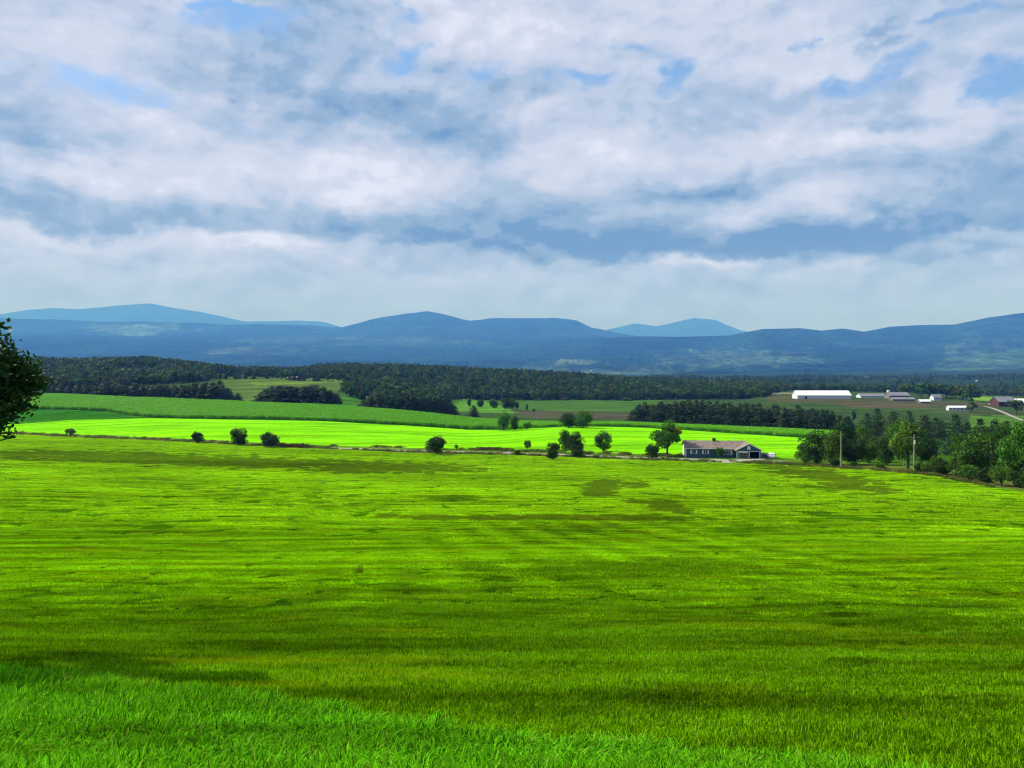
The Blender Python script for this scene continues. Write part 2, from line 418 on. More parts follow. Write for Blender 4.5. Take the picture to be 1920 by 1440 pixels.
def streaks(t, pos_):
    """mowing streaks, patches and painted windrow shadows in world metres -> 0..1"""
    px_, py_, pz_ = t.sep(pos_)
    a = t.noise(t.comb(t.math('MULTIPLY', px_, 0.055), t.math('MULTIPLY', py_, 0.42), 0.0), 1.0, 5, 0.62)
    b = t.noise(t.comb(t.math('MULTIPLY', px_, 0.016), t.math('MULTIPLY', py_, 0.035), 3.0), 1.0, 4, 0.55)
    c = t.noise(t.comb(t.math('MULTIPLY', px_, 0.5), t.math('MULTIPLY', py_, 1.3), 7.0), 1.0, 4, 0.6)
    # swaths left by the mower: long curved passes, with some run up the slope in the middle
    wob = t.math('MULTIPLY', t.math('SUBTRACT', t.noise(t.vm('MULTIPLY', pos_, (0.02, 0.02, 0)), 1.0, 3, 0.5), 0.5), 16.0)
    q = t.math('ADD', t.math('ADD', py_, t.math('MULTIPLY', t.math('MULTIPLY', px_, px_), 0.0022)), wob)
    s1 = t.math('SINE', t.math('MULTIPLY', q, 1.45))
    s2 = t.math('SINE', t.math('MULTIPLY', t.math('ADD', t.math('ADD', px_, t.math('MULTIPLY', py_, 0.22)), t.math('MULTIPLY', wob, 0.35)), 1.5))
    box = t.math('MULTIPLY', t.mr(t.math('ABSOLUTE', t.math('SUBTRACT', px_, 8.0)), 8.0, 24.0, 1.0, 0.0), t.mr(t.math('ABSOLUTE', t.math('SUBTRACT', py_, 62.0)), 18.0, 42.0, 1.0, 0.0))
    keep = t.mr(t.noise(t.vm('MULTIPLY', pos_, (0.03, 0.06, 0)), 1.0, 2, 0.5), 0.4, 0.6, 0.25, 1.0)
    st = t.math('ADD', t.math('MULTIPLY', t.math('MULTIPLY', s1, keep), t.math('MULTIPLY_ADD', box, -0.11, 0.13)), t.math('MULTIPLY', t.math('MULTIPLY', s2, box), 0.12))
    a = t.math('ADD', a, t.math('MULTIPLY', st, 0.55))
    windrow_shade = t.mr(t.noise(t.comb(t.math('MULTIPLY', px_, 0.30), t.math('MULTIPLY', t.math('ADD', py_, t.math('MULTIPLY', wob, 0.3)), 1.0), 11.0), 1.0, 3, 0.55), 0.58, 0.66, 0.0, 0.42)  # dark dashes: shadows of the windrows put into the colour
    a = t.math('SUBTRACT', a, t.math('MULTIPLY', windrow_shade, 0.4))
    return a, b, c
def ground_material():
    m, t, out = new_mat('field_ground')
    p = t.node('ShaderNodeBsdfPrincipled')
    g = t.node('ShaderNodeNewGeometry').outputs['Position']
    at = t.node('ShaderNodeAttribute', attribute_name='crop_and_shade').outputs['Color']
    a, b, c = streaks(t, g)
    v = t.math('ADD', t.math('ADD', t.mr(a, 0.3, 0.7, 0.62, 1.3, 'LINEAR'), t.mr(b, 0.3, 0.7, -0.16, 0.16, 'LINEAR')), t.mr(c, 0.3, 0.7, -0.14, 0.14, 'LINEAR'))
    # small strewn clumps of cut grass
    f = t.noise(t.vm('MULTIPLY', g, (0.8, 3.0, 1)), 1.0, 6, 0.7)
    v = t.math('MULTIPLY', v, t.mr(f, 0.36, 0.62, 0.62, 1.18, 'LINEAR'))
    gx, gy, gz_ = t.sep(g)
    sw = t.noise(t.comb(t.math('MULTIPLY', t.math('ADD', gx, t.math('MULTIPLY', gy, 0.6)), 0.008), t.math('MULTIPLY', t.math('ADD', gy, t.math('MULTIPLY', gx, -0.22)), 0.07), 5.0), 1.0, 4, 0.6)
    v = t.math('MULTIPLY', v, t.mr(sw, 0.36, 0.62, 0.62, 1.15, 'LINEAR'))
    col = t.vm('MULTIPLY', at, t.comb(v, v, v))
    dry = t.mr(t.noise(t.vm('MULTIPLY', g, (0.03, 0.07, 1)), 1.0, 5, 0.6), 0.56, 0.74, 0.0, 0.5)
    col = t.mix(dry, col, t.vm('MULTIPLY', col, (1.7, 0.95, 1.2)))
    p = t.node('ShaderNodeBsdfDiffuse')
    t.put(p.inputs['Color'], col)
    bp = t.node('ShaderNodeBump'); bp.inputs['Strength'].default_value = 0.9; bp.inputs['Distance'].default_value = 0.12
    t.put(bp.inputs['Height'], t.math('ADD', f, t.noise(g, 2.6, 4, 0.6)))
    t.l.new(bp.outputs[0], p.inputs['Normal']); t.l.new(p.outputs[0], out.inputs[0])
    return m
def hill_material():
    m, t, out = new_mat('forested_hills')
    p = t.node('ShaderNodeBsdfPrincipled')
    g = t.node('ShaderNodeNewGeometry').outputs['Position']
    at = t.node('ShaderNodeAttribute', attribute_name='crop_and_shade').outputs['Color']
    n1 = t.noise(t.vm('MULTIPLY', g, (0.0012, 0.0009, 0.003)), 1.0, 6, 0.6)  # broad mottling: sun and cloud shade on the woods as colour
    n2 = t.noise(t.vm('MULTIPLY', g, (0.018, 0.008, 0.018)), 1.0, 4, 0.65)
    v = t.math('MULTIPLY', t.mr(n1, 0.35, 0.65, 0.35, 1.6, 'LINEAR'), t.mr(n2, 0.38, 0.62, 0.25, 2.2, 'LINEAR'))
    t.put(p.inputs['Base Color'], t.vm('MULTIPLY', at, t.comb(v, v, v)))
    p.inputs['Roughness'].default_value = 1.0; p.inputs['Specular IOR Level'].default_value = 0.0
    bp = t.node('ShaderNodeBump'); bp.inputs['Strength'].default_value = 1.0; bp.inputs['Distance'].default_value = 40.0
    t.put(bp.inputs['Height'], n2); t.l.new(bp.outputs[0], p.inputs['Normal'])
    t.l.new(p.outputs[0], out.inputs[0])
    return m
def leaf_material(name, c0, c1, trans=0.3, obj_var=0.25, rough=0.6):
    """leaf colour varies from leaf to leaf (attribute 'rnd') and a little from plant to plant"""
    m, t, out = new_mat(name)
    r = t.node('ShaderNodeAttribute', attribute_name='rnd').outputs['Fac']
    oi = t.node('ShaderNodeObjectInfo').outputs['Random']
    col = t.mix(r, c0, c1)
    k = t.mr(oi, 0, 1, 1 - obj_var, 1 + obj_var, 'LINEAR')
    k2 = t.mr(t.math('FRACT', t.math('MULTIPLY', oi, 7.31)), 0, 1, 1 - obj_var * 0.8, 1 + obj_var, 'LINEAR')
    col = t.vm('MULTIPLY', col, t.comb(t.math('MULTIPLY', k, k2), k, k))
    p = t.node('ShaderNodeBsdfPrincipled')
    t.put(p.inputs['Base Color'], col); p.inputs['Roughness'].default_value = rough; p.inputs['Specular IOR Level'].default_value = 0.12
    tr = t.node('ShaderNodeBsdfTranslucent'); t.put(tr.inputs[0], t.vm('MULTIPLY', col, (1.15, 1.25, 0.6)))
    mx = t.node('ShaderNodeMixShader'); mx.inputs[0].default_value = trans
    t.l.new(p.outputs[0], mx.inputs[1]); t.l.new(tr.outputs[0], mx.inputs[2]); t.l.new(mx.outputs[0], out.inputs[0])
    return m
def blade_material(name, dark, lite, yellow, trans=0.4, lo=0.55, hi=1.3, dryamt=0.5, up=1.1):
    """grass blades: patchy in world metres, varied blade to blade"""
    m, t, out = new_mat(name)
    g = t.node('ShaderNodeNewGeometry').outputs['Position']
    r = t.node('ShaderNodeAttribute', attribute_name='rnd').outputs['Fac']
    a, b, c = streaks(t, g)
    col = t.mix(t.mr(r, 0, 1, 0, 1, 'LINEAR'), dark, lite)
    col = t.mix(t.math('GREATER_THAN', r, 0.985), col, (0.36, 0.42, 0.06))   # a few dry stalks
    v = t.math('ADD', t.mr(a, 0.32, 0.68, lo, hi, 'LINEAR'), t.math('ADD', t.mr(b, 0.3, 0.7, -0.32, 0.3, 'LINEAR'), t.mr(c, 0.3, 0.7, -0.25, 0.25, 'LINEAR')))
    col = t.vm('MULTIPLY', col, t.comb(v, v, v))
    dry = t.mr(t.noise(t.vm('MULTIPLY', g, (0.12, 0.3, 1)), 1.0, 5, 0.6), 0.54, 0.72, 0.0, dryamt)
    col = t.mix(dry, col, yellow)
    p = t.node('ShaderNodeBsdfDiffuse')
    # the sward as a whole faces the sky: lean every blade's normal upwards
    nn = t.vm('NORMALIZE', t.vm('ADD', t.node('ShaderNodeNewGeometry').outputs['Normal'], (0.0, 0.0, up)))
    t.put(p.inputs['Color'], col); t.l.new(nn, p.inputs['Normal'])
    tr = t.node('ShaderNodeBsdfTranslucent'); t.put(tr.inputs[0], t.vm('MULTIPLY', col, (1.2, 1.3, 0.5)))
    mx = t.node('ShaderNodeMixShader'); mx.inputs[0].default_value = trans
    t.l.new(p.outputs[0], mx.inputs[1]); t.l.new(tr.outputs[0], mx.inputs[2]); t.l.new(mx.outputs[0], out.inputs[0])
    return m
ground_material(); hill_material()
plain('gravel', (0.29, 0.28, 0.235), 0.95, 1.5, 0.35, bump=0.4)
plain('bark', (0.07, 0.055, 0.04), 0.9, 3.0, 0.5, bump=0.5)
plain('pale_bark', (0.16, 0.14, 0.11), 0.9, 3.0, 0.4)
leaf_material('leaf_dark', (0.006, 0.020, 0.003), (0.048, 0.12, 0.012), 0.2)
leaf_material('leaf_mid', (0.014, 0.05, 0.004), (0.10, 0.24, 0.016), 0.3)
leaf_material('leaf_bright', (0.03, 0.09, 0.006), (0.11, 0.25, 0.02), 0.35)
leaf_material('leaf_near', (0.008, 0.025, 0.004), (0.04, 0.10, 0.012), 0.25)
leaf_material('leaf_yellow', (0.14, 0.18, 0.01), (0.42, 0.42, 0.02), 0.35, 0.04)
leaf_material('leaf_red', (0.03, 0.022, 0.01), (0.10, 0.055, 0.025), 0.2)
leaf_material('needle', (0.007, 0.022, 0.009), (0.055, 0.11, 0.032), 0.1, 0.3)
leaf_material('forest_leaf', (0.005, 0.022, 0.003), (0.085, 0.17, 0.012), 0.15, 0.5)
leaf_material('corn_leaf', (0.035, 0.15, 0.001), (0.23, 0.66, 0.002), 0.35, 0.12)
leaf_material('weed', (0.05, 0.07, 0.012), (0.22, 0.19, 0.06), 0.25, 0.4)
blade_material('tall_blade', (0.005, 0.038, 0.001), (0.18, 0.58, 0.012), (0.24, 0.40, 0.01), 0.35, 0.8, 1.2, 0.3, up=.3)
blade_material('mown_blade', (0.022, 0.085, 0.001), (0.23, 0.50, 0.004), (0.32, 0.38, 0.004), 0.35, 0.5, 1.25, 0.35, up=1.2)  # mown, mid and far grades: dim foreground, sunny distance put into blade colour
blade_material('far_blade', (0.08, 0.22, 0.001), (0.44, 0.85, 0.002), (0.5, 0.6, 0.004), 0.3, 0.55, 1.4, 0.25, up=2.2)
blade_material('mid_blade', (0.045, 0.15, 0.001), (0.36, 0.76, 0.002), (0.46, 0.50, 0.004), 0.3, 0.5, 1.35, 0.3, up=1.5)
blade_material('uncut_blade', (0.05, 0.12, 0.002), (0.19, 0.33, 0.004), (0.24, 0.22, 0.01), 0.3, 0.7, 1.15, 0.6, up=.9)
blade_material('thick_blade', (0.035, 0.11, 0.001), (0.15, 0.32, 0.002), (0.14, 0.22, 0.01), 0.3, 0.7, 1.15, 0.4, up=.9)

# ------------------------------------------------------------------ ground sheets
cols = np.concatenate([np.arange(-3000, -600, 100), np.arange(-600, -60, 20), np.arange(-60, 1980, 2.5), np.arange(1980, 2500, 20), np.arange(2500, 5001, 100)]).astype(float)
LS, DD, ZZ, MM = col_data(cols)
NAMES = [l[0] for l in LS]
SUB = {'A': 10, 'B': 12, 'C': 14, 'D': 20, 'E': 14, 'E33': 14, 'E66': 14, 'H': 3, 'R1': 2, 'R2': 3, 'V': 12, 'V1': 14, 'K': 6, 'K2': 14, 'M': 4, 'M1': 14, 'N': 24, 'O': 20, 'P': 14, 'Q': 14, 'S': 24, 'U0': 26, 'U': 16, 'W0': 22, 'W': 16, 'X0': 16, 'X': 5}
def in_poly(px, row, pts):
    inside = np.zeros(px.shape, bool); n = len(pts)
    for i in range(n):
        x0, y0 = pts[i]; x1, y1 = pts[(i + 1) % n]
        if y0 == y1: continue
        c = ((row < y0) != (row < y1)) & (px < (x1 - x0) * (row - y0) / (y1 - y0) + x0)
        inside ^= c
    return inside
GREEN = (0.08, 0.24, 0.001); LIME = (0.19, 0.60, 0.001)
CROPS_AND_SHADE = {  # base colour of every sheet, cloud shade put into pasture, then areas sown or grown differently
    'mown_hay_field': GREEN, 'road_verge': (0.09, 0.12, 0.025), 'road_verge_far': (0.10, 0.19, 0.02), 'bright_hay_field': LIME,
    'green_field': (0.03, 0.15, 0.008), 'corn_field_soil': (0.05, 0.15, 0.008), 'pasture': (0.042, 0.085, 0.022), 'valley_land': (0.022, 0.045, 0.02)}
AREAS = [
    ([(400, 705), (640, 712), (640, 730), (560, 760), (440, 760), (430, 730)], (0.085, 0.15, 0.03)),
    ([(470, 718), (640, 714), (640, 717), (480, 723)], (0.14, 0.23, 0.03)),
    ([(640, 738), (690, 740), (700, 770), (620, 770)], (0.05, 0.16, 0.015)),
    ([(830, 745), (900, 749), (980, 775), (840, 772)], (0.09, 0.24, 0.02)),
    ([(900, 750), (1240, 750), (1240, 774), (980, 770)], (0.055, 0.135, 0.022)),
    ([(960, 769), (1060, 771), (1240, 775), (1240, 788), (1000, 783), (980, 780)], (0.075, 0.075, 0.042)),
    ([(1440, 742), (1560, 746), (1960, 757), (1960, 764), (1600, 762), (1540, 756), (1440, 752)], (0.075, 0.080, 0.038)),
    ([(1700, 762), (1960, 772), (1960, 782), (1780, 776)], (0.06, 0.085, 0.03)),
    ([(1575, 756), (1740, 760), (1740, 766), (1600, 764)], (0.095, 0.08, 0.045)),
    ([(1820, 780), (1960, 778), (1960, 810), (1820, 800)], (0.08, 0.19, 0.02)),
    ([(1480, 722), (1562, 727), (1562, 731), (1480, 726)], (0.25, 0.36, 0.10)),
    ([(1826, 744), (1872, 744), (1872, 753), (1826, 753)], (0.16, 0.32, 0.04)),
    ([(220, 692), (300, 692), (290, 700), (225, 700)], (0.20, 0.25, 0.06)),
    ([(1440, 736), (1500, 736), (1500, 739), (1440, 739)], (0.2, 0.19, 0.14)),
]
HILLS = [([(1290, 652), (1480, 655), (1500, 672), (1400, 690), (1240, 688)], (0.032, 0.065, 0.042)),  # lighter patches: sunlight on the woods painted into the hill colour
         ([(150, 606), (350, 610), (340, 628), (160, 624)], (0.045, 0.085, 0.05)),
         ([(1740, 650), (1960, 640), (1960, 730), (1760, 730)], (0.03, 0.065, 0.035)),
         ([(940, 690), (1300, 694), (1300, 716), (900, 700)], (0.03, 0.055, 0.035)),
         ([(420, 632), (900, 636), (900, 648), (420, 644)], (0.025, 0.05, 0.033)),
         ([(380, 650), (560, 656), (560, 666), (380, 664)], (0.03, 0.055, 0.035)),
         ([(1030, 674), (1130, 676), (1130, 684), (1030, 682)], (0.06, 0.09, 0.05)),
         ([(1570, 700), (1650, 700), (1650, 706), (1575, 706)], (0.09, 0.12, 0.08))]
def sheet(name, i0, i1, crop_and_shade, material, areas=(), cols_mask=None):
    cs = np.where(cols_mask)[0] if cols_mask is not None else np.arange(len(cols))
    rowsd = []; rowsz = []
    for k in range(i0, i1):
        n = SUB[NAMES[k]]
        for j in range(n):
            t = np.full(len(cols), j / n)
            rowsd.append(DD[k] + (DD[k + 1] - DD[k]) * t); rowsz.append(eval_seg(DD, ZZ, MM, k, t))
    rowsd.append(DD[i1]); rowsz.append(ZZ[i1])
    d = np.array(rowsd)[:, cs]; z = np.array(rowsz)[:, cs]
    x = (cols[cs][None, :] - 960) / F * d
    z = z + znoise(x, d, d)
    px = np.broadcast_to(cols[cs][None, :], d.shape)
    row = HOR - z / d * F
    c = np.zeros(d.shape + (3,)); c[:] = crop_and_shade
    if name == 'mown_hay_field': c *= np.interp(d, [20, 80, 160], [.4, .65, 1.0])[..., None]  # near ground painted darker to match the self-shadowed blades on it
    for pts, cc in areas:
        if material == 'forested_hills':
            pp = np.array(pts, float); cx, cy = pp.mean(0); sx, sy = np.ptp(pp[:, 0]) / 2, np.ptp(pp[:, 1]) / 2
            q = 1.15 - np.hypot((px - cx) / sx, (row - cy) / sy) + .9 * fnoise(px / 22, row / 5, 4, 5)
            q = np.clip(q * 1.6, 0, 1)[..., None]; c = c * (1 - q) + np.array(cc) * q
            continue
        q = in_poly(px + 4 * fnoise(px / 13, row / 5, 2, 5), row + 0.8 * fnoise(px / 20, row / 4, 2, 9), pts); c[q] = cc
    nr, nc = d.shape
    V = np.stack([x, d, z], -1).reshape(-1, 3)
    a = np.arange(nr * nc).reshape(nr, nc)
    Fc = np.stack([a[:-1, :-1], a[:-1, 1:], a[1:, 1:], a[1:, :-1]], -1).reshape(-1, 4)
    me = np_mesh(name, V, Fc, [MAT[material]], smooth=True, attr={'crop_and_shade': ('POINT', c.reshape(-1, 3))})
    return tag(link_mesh(name, me), kind='structure')
I = {n: i for i, n in enumerate(NAMES)}
sheet('mown_hay_field', I['A'], I['H'], CROPS_AND_SHADE['mown_hay_field'], 'field_ground')
sheet('road_verge', I['H'], I['R1'], CROPS_AND_SHADE['road_verge'], 'field_ground')
mid_ = (cols >= 590) & (cols <= 1470)
sheet('gravel_road', I['R1'], I['R2'], (0.5, 0.5, 0.5), 'gravel', cols_mask=mid_)
sheet('road_verge', I['R1'], I['R2'], CROPS_AND_SHADE['road_verge'], 'field_ground', cols_mask=cols <= 590)
sheet('road_verge', I['R1'], I['R2'], CROPS_AND_SHADE['road_verge'], 'field_ground', cols_mask=cols >= 1470)
sheet('road_verge', I['R2'], I['V'], CROPS_AND_SHADE['road_verge_far'], 'field_ground')
ROUGH = [([(1490, 780), (3000, 780), (3000, 960), (1490, 960)], (0.045, 0.12, 0.008)), ([(1560, 800), (1800, 812), (1800, 838), (1560, 826)], (0.12, 0.38, 0.003)), ([(1480, 815), (1540, 815), (1540, 846), (1480, 846)], LIME)]
sheet('bright_hay_field', I['V'], I['K'], CROPS_AND_SHADE['bright_hay_field'], 'field_ground', ROUGH)
sheet('green_field', I['K'], I['K2'], CROPS_AND_SHADE['green_field'], 'field_ground')
sheet('corn_field_soil', I['K2'], I['M'], CROPS_AND_SHADE['corn_field_soil'], 'field_ground')
sheet('pasture', I['M'], I['P'], CROPS_AND_SHADE['pasture'], 'field_ground', AREAS)
sheet('valley_land', I['P'], I['S'], CROPS_AND_SHADE['valley_land'], 'field_ground', AREAS)
sheet('forested_hills', I['S'], I['X'] + 1, (0.007, 0.024, 0.016), 'forested_hills', HILLS)  # base colour darkened for the cloud shade over the hills
# the bank below and behind the camera
gx = np.concatenate([np.linspace(-120, -26, 20), np.linspace(-25, 25, 60), np.linspace(26, 120, 20)])
gy = np.concatenate([np.linspace(-80, -5, 20), np.linspace(-4, 9, 30)])
# its front edge meets the field sheet
X_, Y_ = np.meshgrid(gx, gy); Z_ = near_z(Y_) + znoise(X_, np.full_like(X_, 9.0), np.full_like(X_, 9.0)) - 0.02
a_ = np.arange(X_.size).reshape(X_.shape)
Fc_ = np.stack([a_[:-1, :-1], a_[:-1, 1:], a_[1:, 1:], a_[1:, :-1]], -1).reshape(-1, 4)
cc_ = np.zeros((X_.size, 3)); cc_[:] = (0.02, 0.07, 0.004)
tag(link_mesh('grass_bank', np_mesh('grass_bank', np.stack([X_, Y_, Z_], -1).reshape(-1, 3), Fc_, [MAT['field_ground']], smooth=True, attr={'crop_and_shade': ('POINT', cc_)})), kind='structure')

# ------------------------------------------------------------------ instanced stuff (grass, corn, far wood)
def variant_collection(name, meshes):
    c = bpy.data.collections.new(name)
    for i, me in enumerate(meshes):
        c.objects.link(bpy.data.objects.new(name, me))
    return c
def euler_tilt(spin, tx):
    """spin about Z first, then tilt about X"""
    cs, sn = np.cos(spin), np.sin(spin); ct, st = np.cos(tx), np.sin(tx)
    R20 = st * sn; R21 = st * cs; R22 = ct; R10 = ct * sn; R00 = cs
    return np.stack([np.arctan2(R21, R22), np.arcsin(-R20), np.arctan2(R10, R00)], -1)
def scatter(name, coll, P3, rot, scl, label, cat, kind='stuff'):
    n = len(P3)
    me = bpy.data.meshes.new(name); me.vertices.add(n); me.vertices.foreach_set('co', np.asarray(P3, np.float32).ravel())
    for nm, arr in (('rot', rot), ('scl', scl)):
        a = me.attributes.new(nm, 'FLOAT_VECTOR', 'POINT'); a.data.foreach_set('vector', np.asarray(arr, np.float32).ravel())
    k = me.attributes.new('pick', 'INT', 'POINT'); k.data.foreach_set('value', RNG.integers(0, 1000, n).astype(np.int32))
    o = link_mesh(name, me)
    ng = bpy.data.node_groups.new(name, 'GeometryNodeTree')
    ng.interface.new_socket('Geometry', in_out='INPUT', socket_type='NodeSocketGeometry')
    ng.interface.new_socket('Geometry', in_out='OUTPUT', socket_type='NodeSocketGeometry')
    N = ng.nodes; Lk = ng.links
    gi = N.new('NodeGroupInput'); go = N.new('NodeGroupOutput')
    ci = N.new('GeometryNodeCollectionInfo'); ci.inputs[0].default_value = coll
    ci.inputs['Separate Children'].default_value = True; ci.inputs['Reset Children'].default_value = True
    ip = N.new('GeometryNodeInstanceOnPoints'); ip.inputs['Pick Instance'].default_value = True
    def at(nm, dt):
        q = N.new('GeometryNodeInputNamedAttribute'); q.data_type = dt; q.inputs[0].default_value = nm; return q.outputs[0]
    Lk.new(gi.outputs[0], ip.inputs['Points']); Lk.new(ci.outputs[0], ip.inputs['Instance'])
    Lk.new(at('pick', 'INT'), ip.inputs['Instance Index'])
    Lk.new(at('rot', 'FLOAT_VECTOR'), ip.inputs['Rotation']); Lk.new(at('scl', 'FLOAT_VECTOR'), ip.inputs['Scale'])
    Lk.new(ip.outputs[0], go.inputs[0])
    md = o.modifiers.new('scatter', 'NODES'); md.node_group = ng
    return tag(o, label, cat, kind=kind)
def blade_patch(name, size, n, lmin, lmax, wd, mat, lean=0.5, seed=0):
    """patch of curved tapering grass blades"""
    g = np.random.default_rng(seed)
    bx = g.uniform(-size / 2, size / 2, n); by = g.uniform(-size / 2, size / 2, n)
    ln = g.uniform(lmin, lmax, n); az_ = g.uniform(0, 2 * math.pi, n)
    # blades of a tuft lean together
    ta = vnoise(bx / size * 7 + 50, by / size * 7, seed) * 6.0; az_ = np.where(g.random(n) < .6, ta, az_)
    le = g.uniform(0.1, 1.0, n) ** 0.8 * lean * 1.6
    fx = az_ + math.pi / 2 + g.uniform(-.6, .6, n)
    V = []
    for t, wk in ((0, .8), (0.4, 1.0), (0.75, .75), (1.0, 0.12)):
        hx = ln * (le * t ** 1.8) * 0.75; hz = ln * (t - 0.42 * np.minimum(le, 1.2) * t ** 2.6)
        cx = bx + np.cos(az_) * hx; cy = by + np.sin(az_) * hx
        ox = np.cos(fx) * wd * wk / 2; oy = np.sin(fx) * wd * wk / 2
        V.append(np.stack([cx - ox, cy - oy, hz], -1)); V.append(np.stack([cx + ox, cy + oy, hz], -1))
    V = np.stack(V, 1).reshape(-1, 3)
    b = (np.arange(n) * 8)[:, None]
    Fc = np.concatenate([b + np.array([0, 1, 3, 2]), b + np.array([2, 3, 5, 4]), b + np.array([4, 5, 7, 6])], 1).reshape(-1, 4)
    rnd = np.repeat(g.random(n), 3)
    return np_mesh(name, V, Fc, [MAT[mat]], attr={'rnd': ('FACE', rnd)}, smooth=True)
def cells(d0, d1, step, margin=1.15):
    """jittered points filling the view wedge"""
    ys = np.arange(d0, d1, step); out = []
    for y in ys:
        hw = 960 / F * y * margin + 2
        xs = np.arange(-hw, hw, step)
        out.append(np.stack([xs + RNG.uniform(-.35, .35, len(xs)) * step, np.full(len(xs), y) + RNG.uniform(-.35, .35, len(xs)) * step], -1))
    return np.concatenate(out)
def ground_rot(x, y, spin):
    """euler angles that lay a patch on the ground at x, y and spin it"""
    e = np.maximum(0.4, y * .006); gx_ = (zt(x + e, y) - zt(x - e, y)) / (2 * e); gy_ = (zt(x, y + e) - zt(x, y - e)) / (2 * e)
    n = np.stack([-gx_, -gy_, np.ones_like(gx_)], -1); n /= np.linalg.norm(n, axis=1)[:, None]
    t = np.stack([np.cos(spin), np.sin(spin), np.zeros_like(spin)], -1); t -= n * (n * t).sum(1)[:, None]; t /= np.linalg.norm(t, axis=1)[:, None]
    b = np.cross(n, t)
    return np.stack([np.arctan2(b[:, 2], n[:, 2]), np.arcsin(-t[:, 2]), np.arctan2(t[:, 1], t[:, 0])], -1)
EDGE = [(-900, 1235), (0, 1262), (450, 1316), (900, 1385), (1300, 1425), (1560, 1452), (2000, 1500), (2600, 1600)]
def rowpx(xy):
    z = zt(xy[:, 0], xy[:, 1]); y = np.maximum(xy[:, 1], 1.0)
    return 960 + xy[:, 0] / y * F, HOR - z / y * F, z
# uncut tall grass on the bank in front
g1 = cells(4.0, 21.0, 0.42, 1.5)
px_, rw_, z_ = rowpx(g1)
keep = rw_ > poly(px_ + 25 * fnoise(g1[:, 0] * 1.3, g1[:, 1] * 1.3, 2, 4), EDGE) + 5 * fnoise(g1[:, 0] * .8, g1[:, 1] * .8, 2, 14) + RNG.normal(0, 3, len(g1))
g1 = g1[keep]; z_ = z_[keep]
tall = variant_collection('tall_grass_patch', [blade_patch('tall_grass_patch', 0.6, 330, .14, .42, .015, 'tall_blade', .95, s) for s in range(5)])
sc = 0.8 + 0.35 * fnoise(g1[:, 0] * .9, g1[:, 1] * .9, 2, 21) + RNG.uniform(-.1, .1, len(g1))
scatter('tall_grass', tall, np.column_stack([g1, z_]), ground_rot(g1[:, 0], g1[:, 1], RNG.uniform(0, 6.28, len(g1))), np.stack([np.ones(len(g1)), np.ones(len(g1)), sc], -1),
        'long bright green uncut grass on the bank in the foreground', 'grass')
# mown field, three grades with distance
def mown(d0, d1, step, meshes, nm, lab, fade=(0, 0)):
    g = cells(d0, d1, step, 1.45); px_, rw_, z_ = rowpx(g)
    keep = (rw_ <= poly(px_, EDGE) + 8) & (g[:, 1] < poly(px_, H_D) - 0.5)
    # grades mingle over a broad belt
    q_ = np.interp(g[:, 1] + 5 * fnoise(g[:, 0] * .1, g[:, 1] * .1, 3, 61), [d0, d0 + fade[0], d1 - fade[1], d1], [0 if fade[0] else 1, 1, 1, 0 if fade[1] else 1])
    keep &= RNG.random(len(g)) < q_
    g = g[keep]; z_ = z_[keep]
    s = 1.0 + 0.45 * fnoise(g[:, 0] * .12, g[:, 1] * .7, 3, 31)
    scatter(nm, variant_collection(nm + '_patch', meshes), np.column_stack([g, z_]), ground_rot(g[:, 0], g[:, 1], RNG.uniform(0, 6.28, len(g))),
            np.stack([np.ones(len(g)), np.ones(len(g)), s], -1), lab, 'grass')
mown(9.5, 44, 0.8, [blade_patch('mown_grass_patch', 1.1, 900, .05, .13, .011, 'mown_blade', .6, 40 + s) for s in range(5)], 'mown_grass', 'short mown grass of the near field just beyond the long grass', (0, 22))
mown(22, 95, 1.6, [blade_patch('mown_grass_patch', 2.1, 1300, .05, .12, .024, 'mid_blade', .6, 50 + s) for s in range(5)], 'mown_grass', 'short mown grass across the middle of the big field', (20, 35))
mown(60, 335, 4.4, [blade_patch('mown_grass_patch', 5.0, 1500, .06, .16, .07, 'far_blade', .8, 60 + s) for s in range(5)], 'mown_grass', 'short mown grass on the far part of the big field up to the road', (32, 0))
# uncut olive strips left in the field
STRIPS = [([(0, 846), (300, 853), (600, 863), (900, 879), (930, 884), (700, 884), (400, 873), (0, 858)], 'long olive strip of uncut grass running across the far left of the field'),
          ([(1092, 908), (1140, 904), (1215, 906), (1210, 912), (1140, 912), (1165, 930), (1150, 935), (1100, 928)], 'hook-shaped olive patch of uncut grass in the middle of the field'),
          ([(1408, 868), (1445, 868), (1565, 892), (1700, 923), (1650, 928), (1545, 905), (1450, 881)], 'broad olive strip of uncut grass slanting down from the farm drive'),
          ([(700, 967), (1000, 968), (1280, 968), (1270, 977), (980, 976), (760, 974)], 'thin olive strip of uncut grass level across mid field'),
          ([(850, 1062), (1000, 1053), (1250, 1048), (1420, 1055), (1410, 1080), (1200, 1096), (1000, 1085)], 'wide dark patch of uncut grass in the near middle of the field'),
          ([(780, 930), (880, 930), (900, 938), (790, 937)], 'small dark patch of uncut grass left of the hook-shaped patch'),
          ([(1490, 908), (1600, 918), (1560, 921), (1490, 913)], 'thin dark streak of uncut grass beneath the slanting strip'),
          ([(300, 908), (700, 930), (760, 962), (500, 950)], 'faint dark patch of thicker grass on the left of the field'),
          ([(1180, 938), (1260, 938), (1290, 962), (1250, 960)], 'small dark tuft patch beside the level olive strip')]
unc = variant_collection('uncut_grass_patch', [blade_patch('uncut_grass_patch', 2.2, 650, .12, .30, .035, 'uncut_blade', .5, 80 + s) for s in range(4)])
thk = variant_collection('thick_grass_patch', [blade_patch('thick_grass_patch', 2.2, 420, .08, .22, .025, 'thick_blade', .5, 90 + s) for s in range(4)])
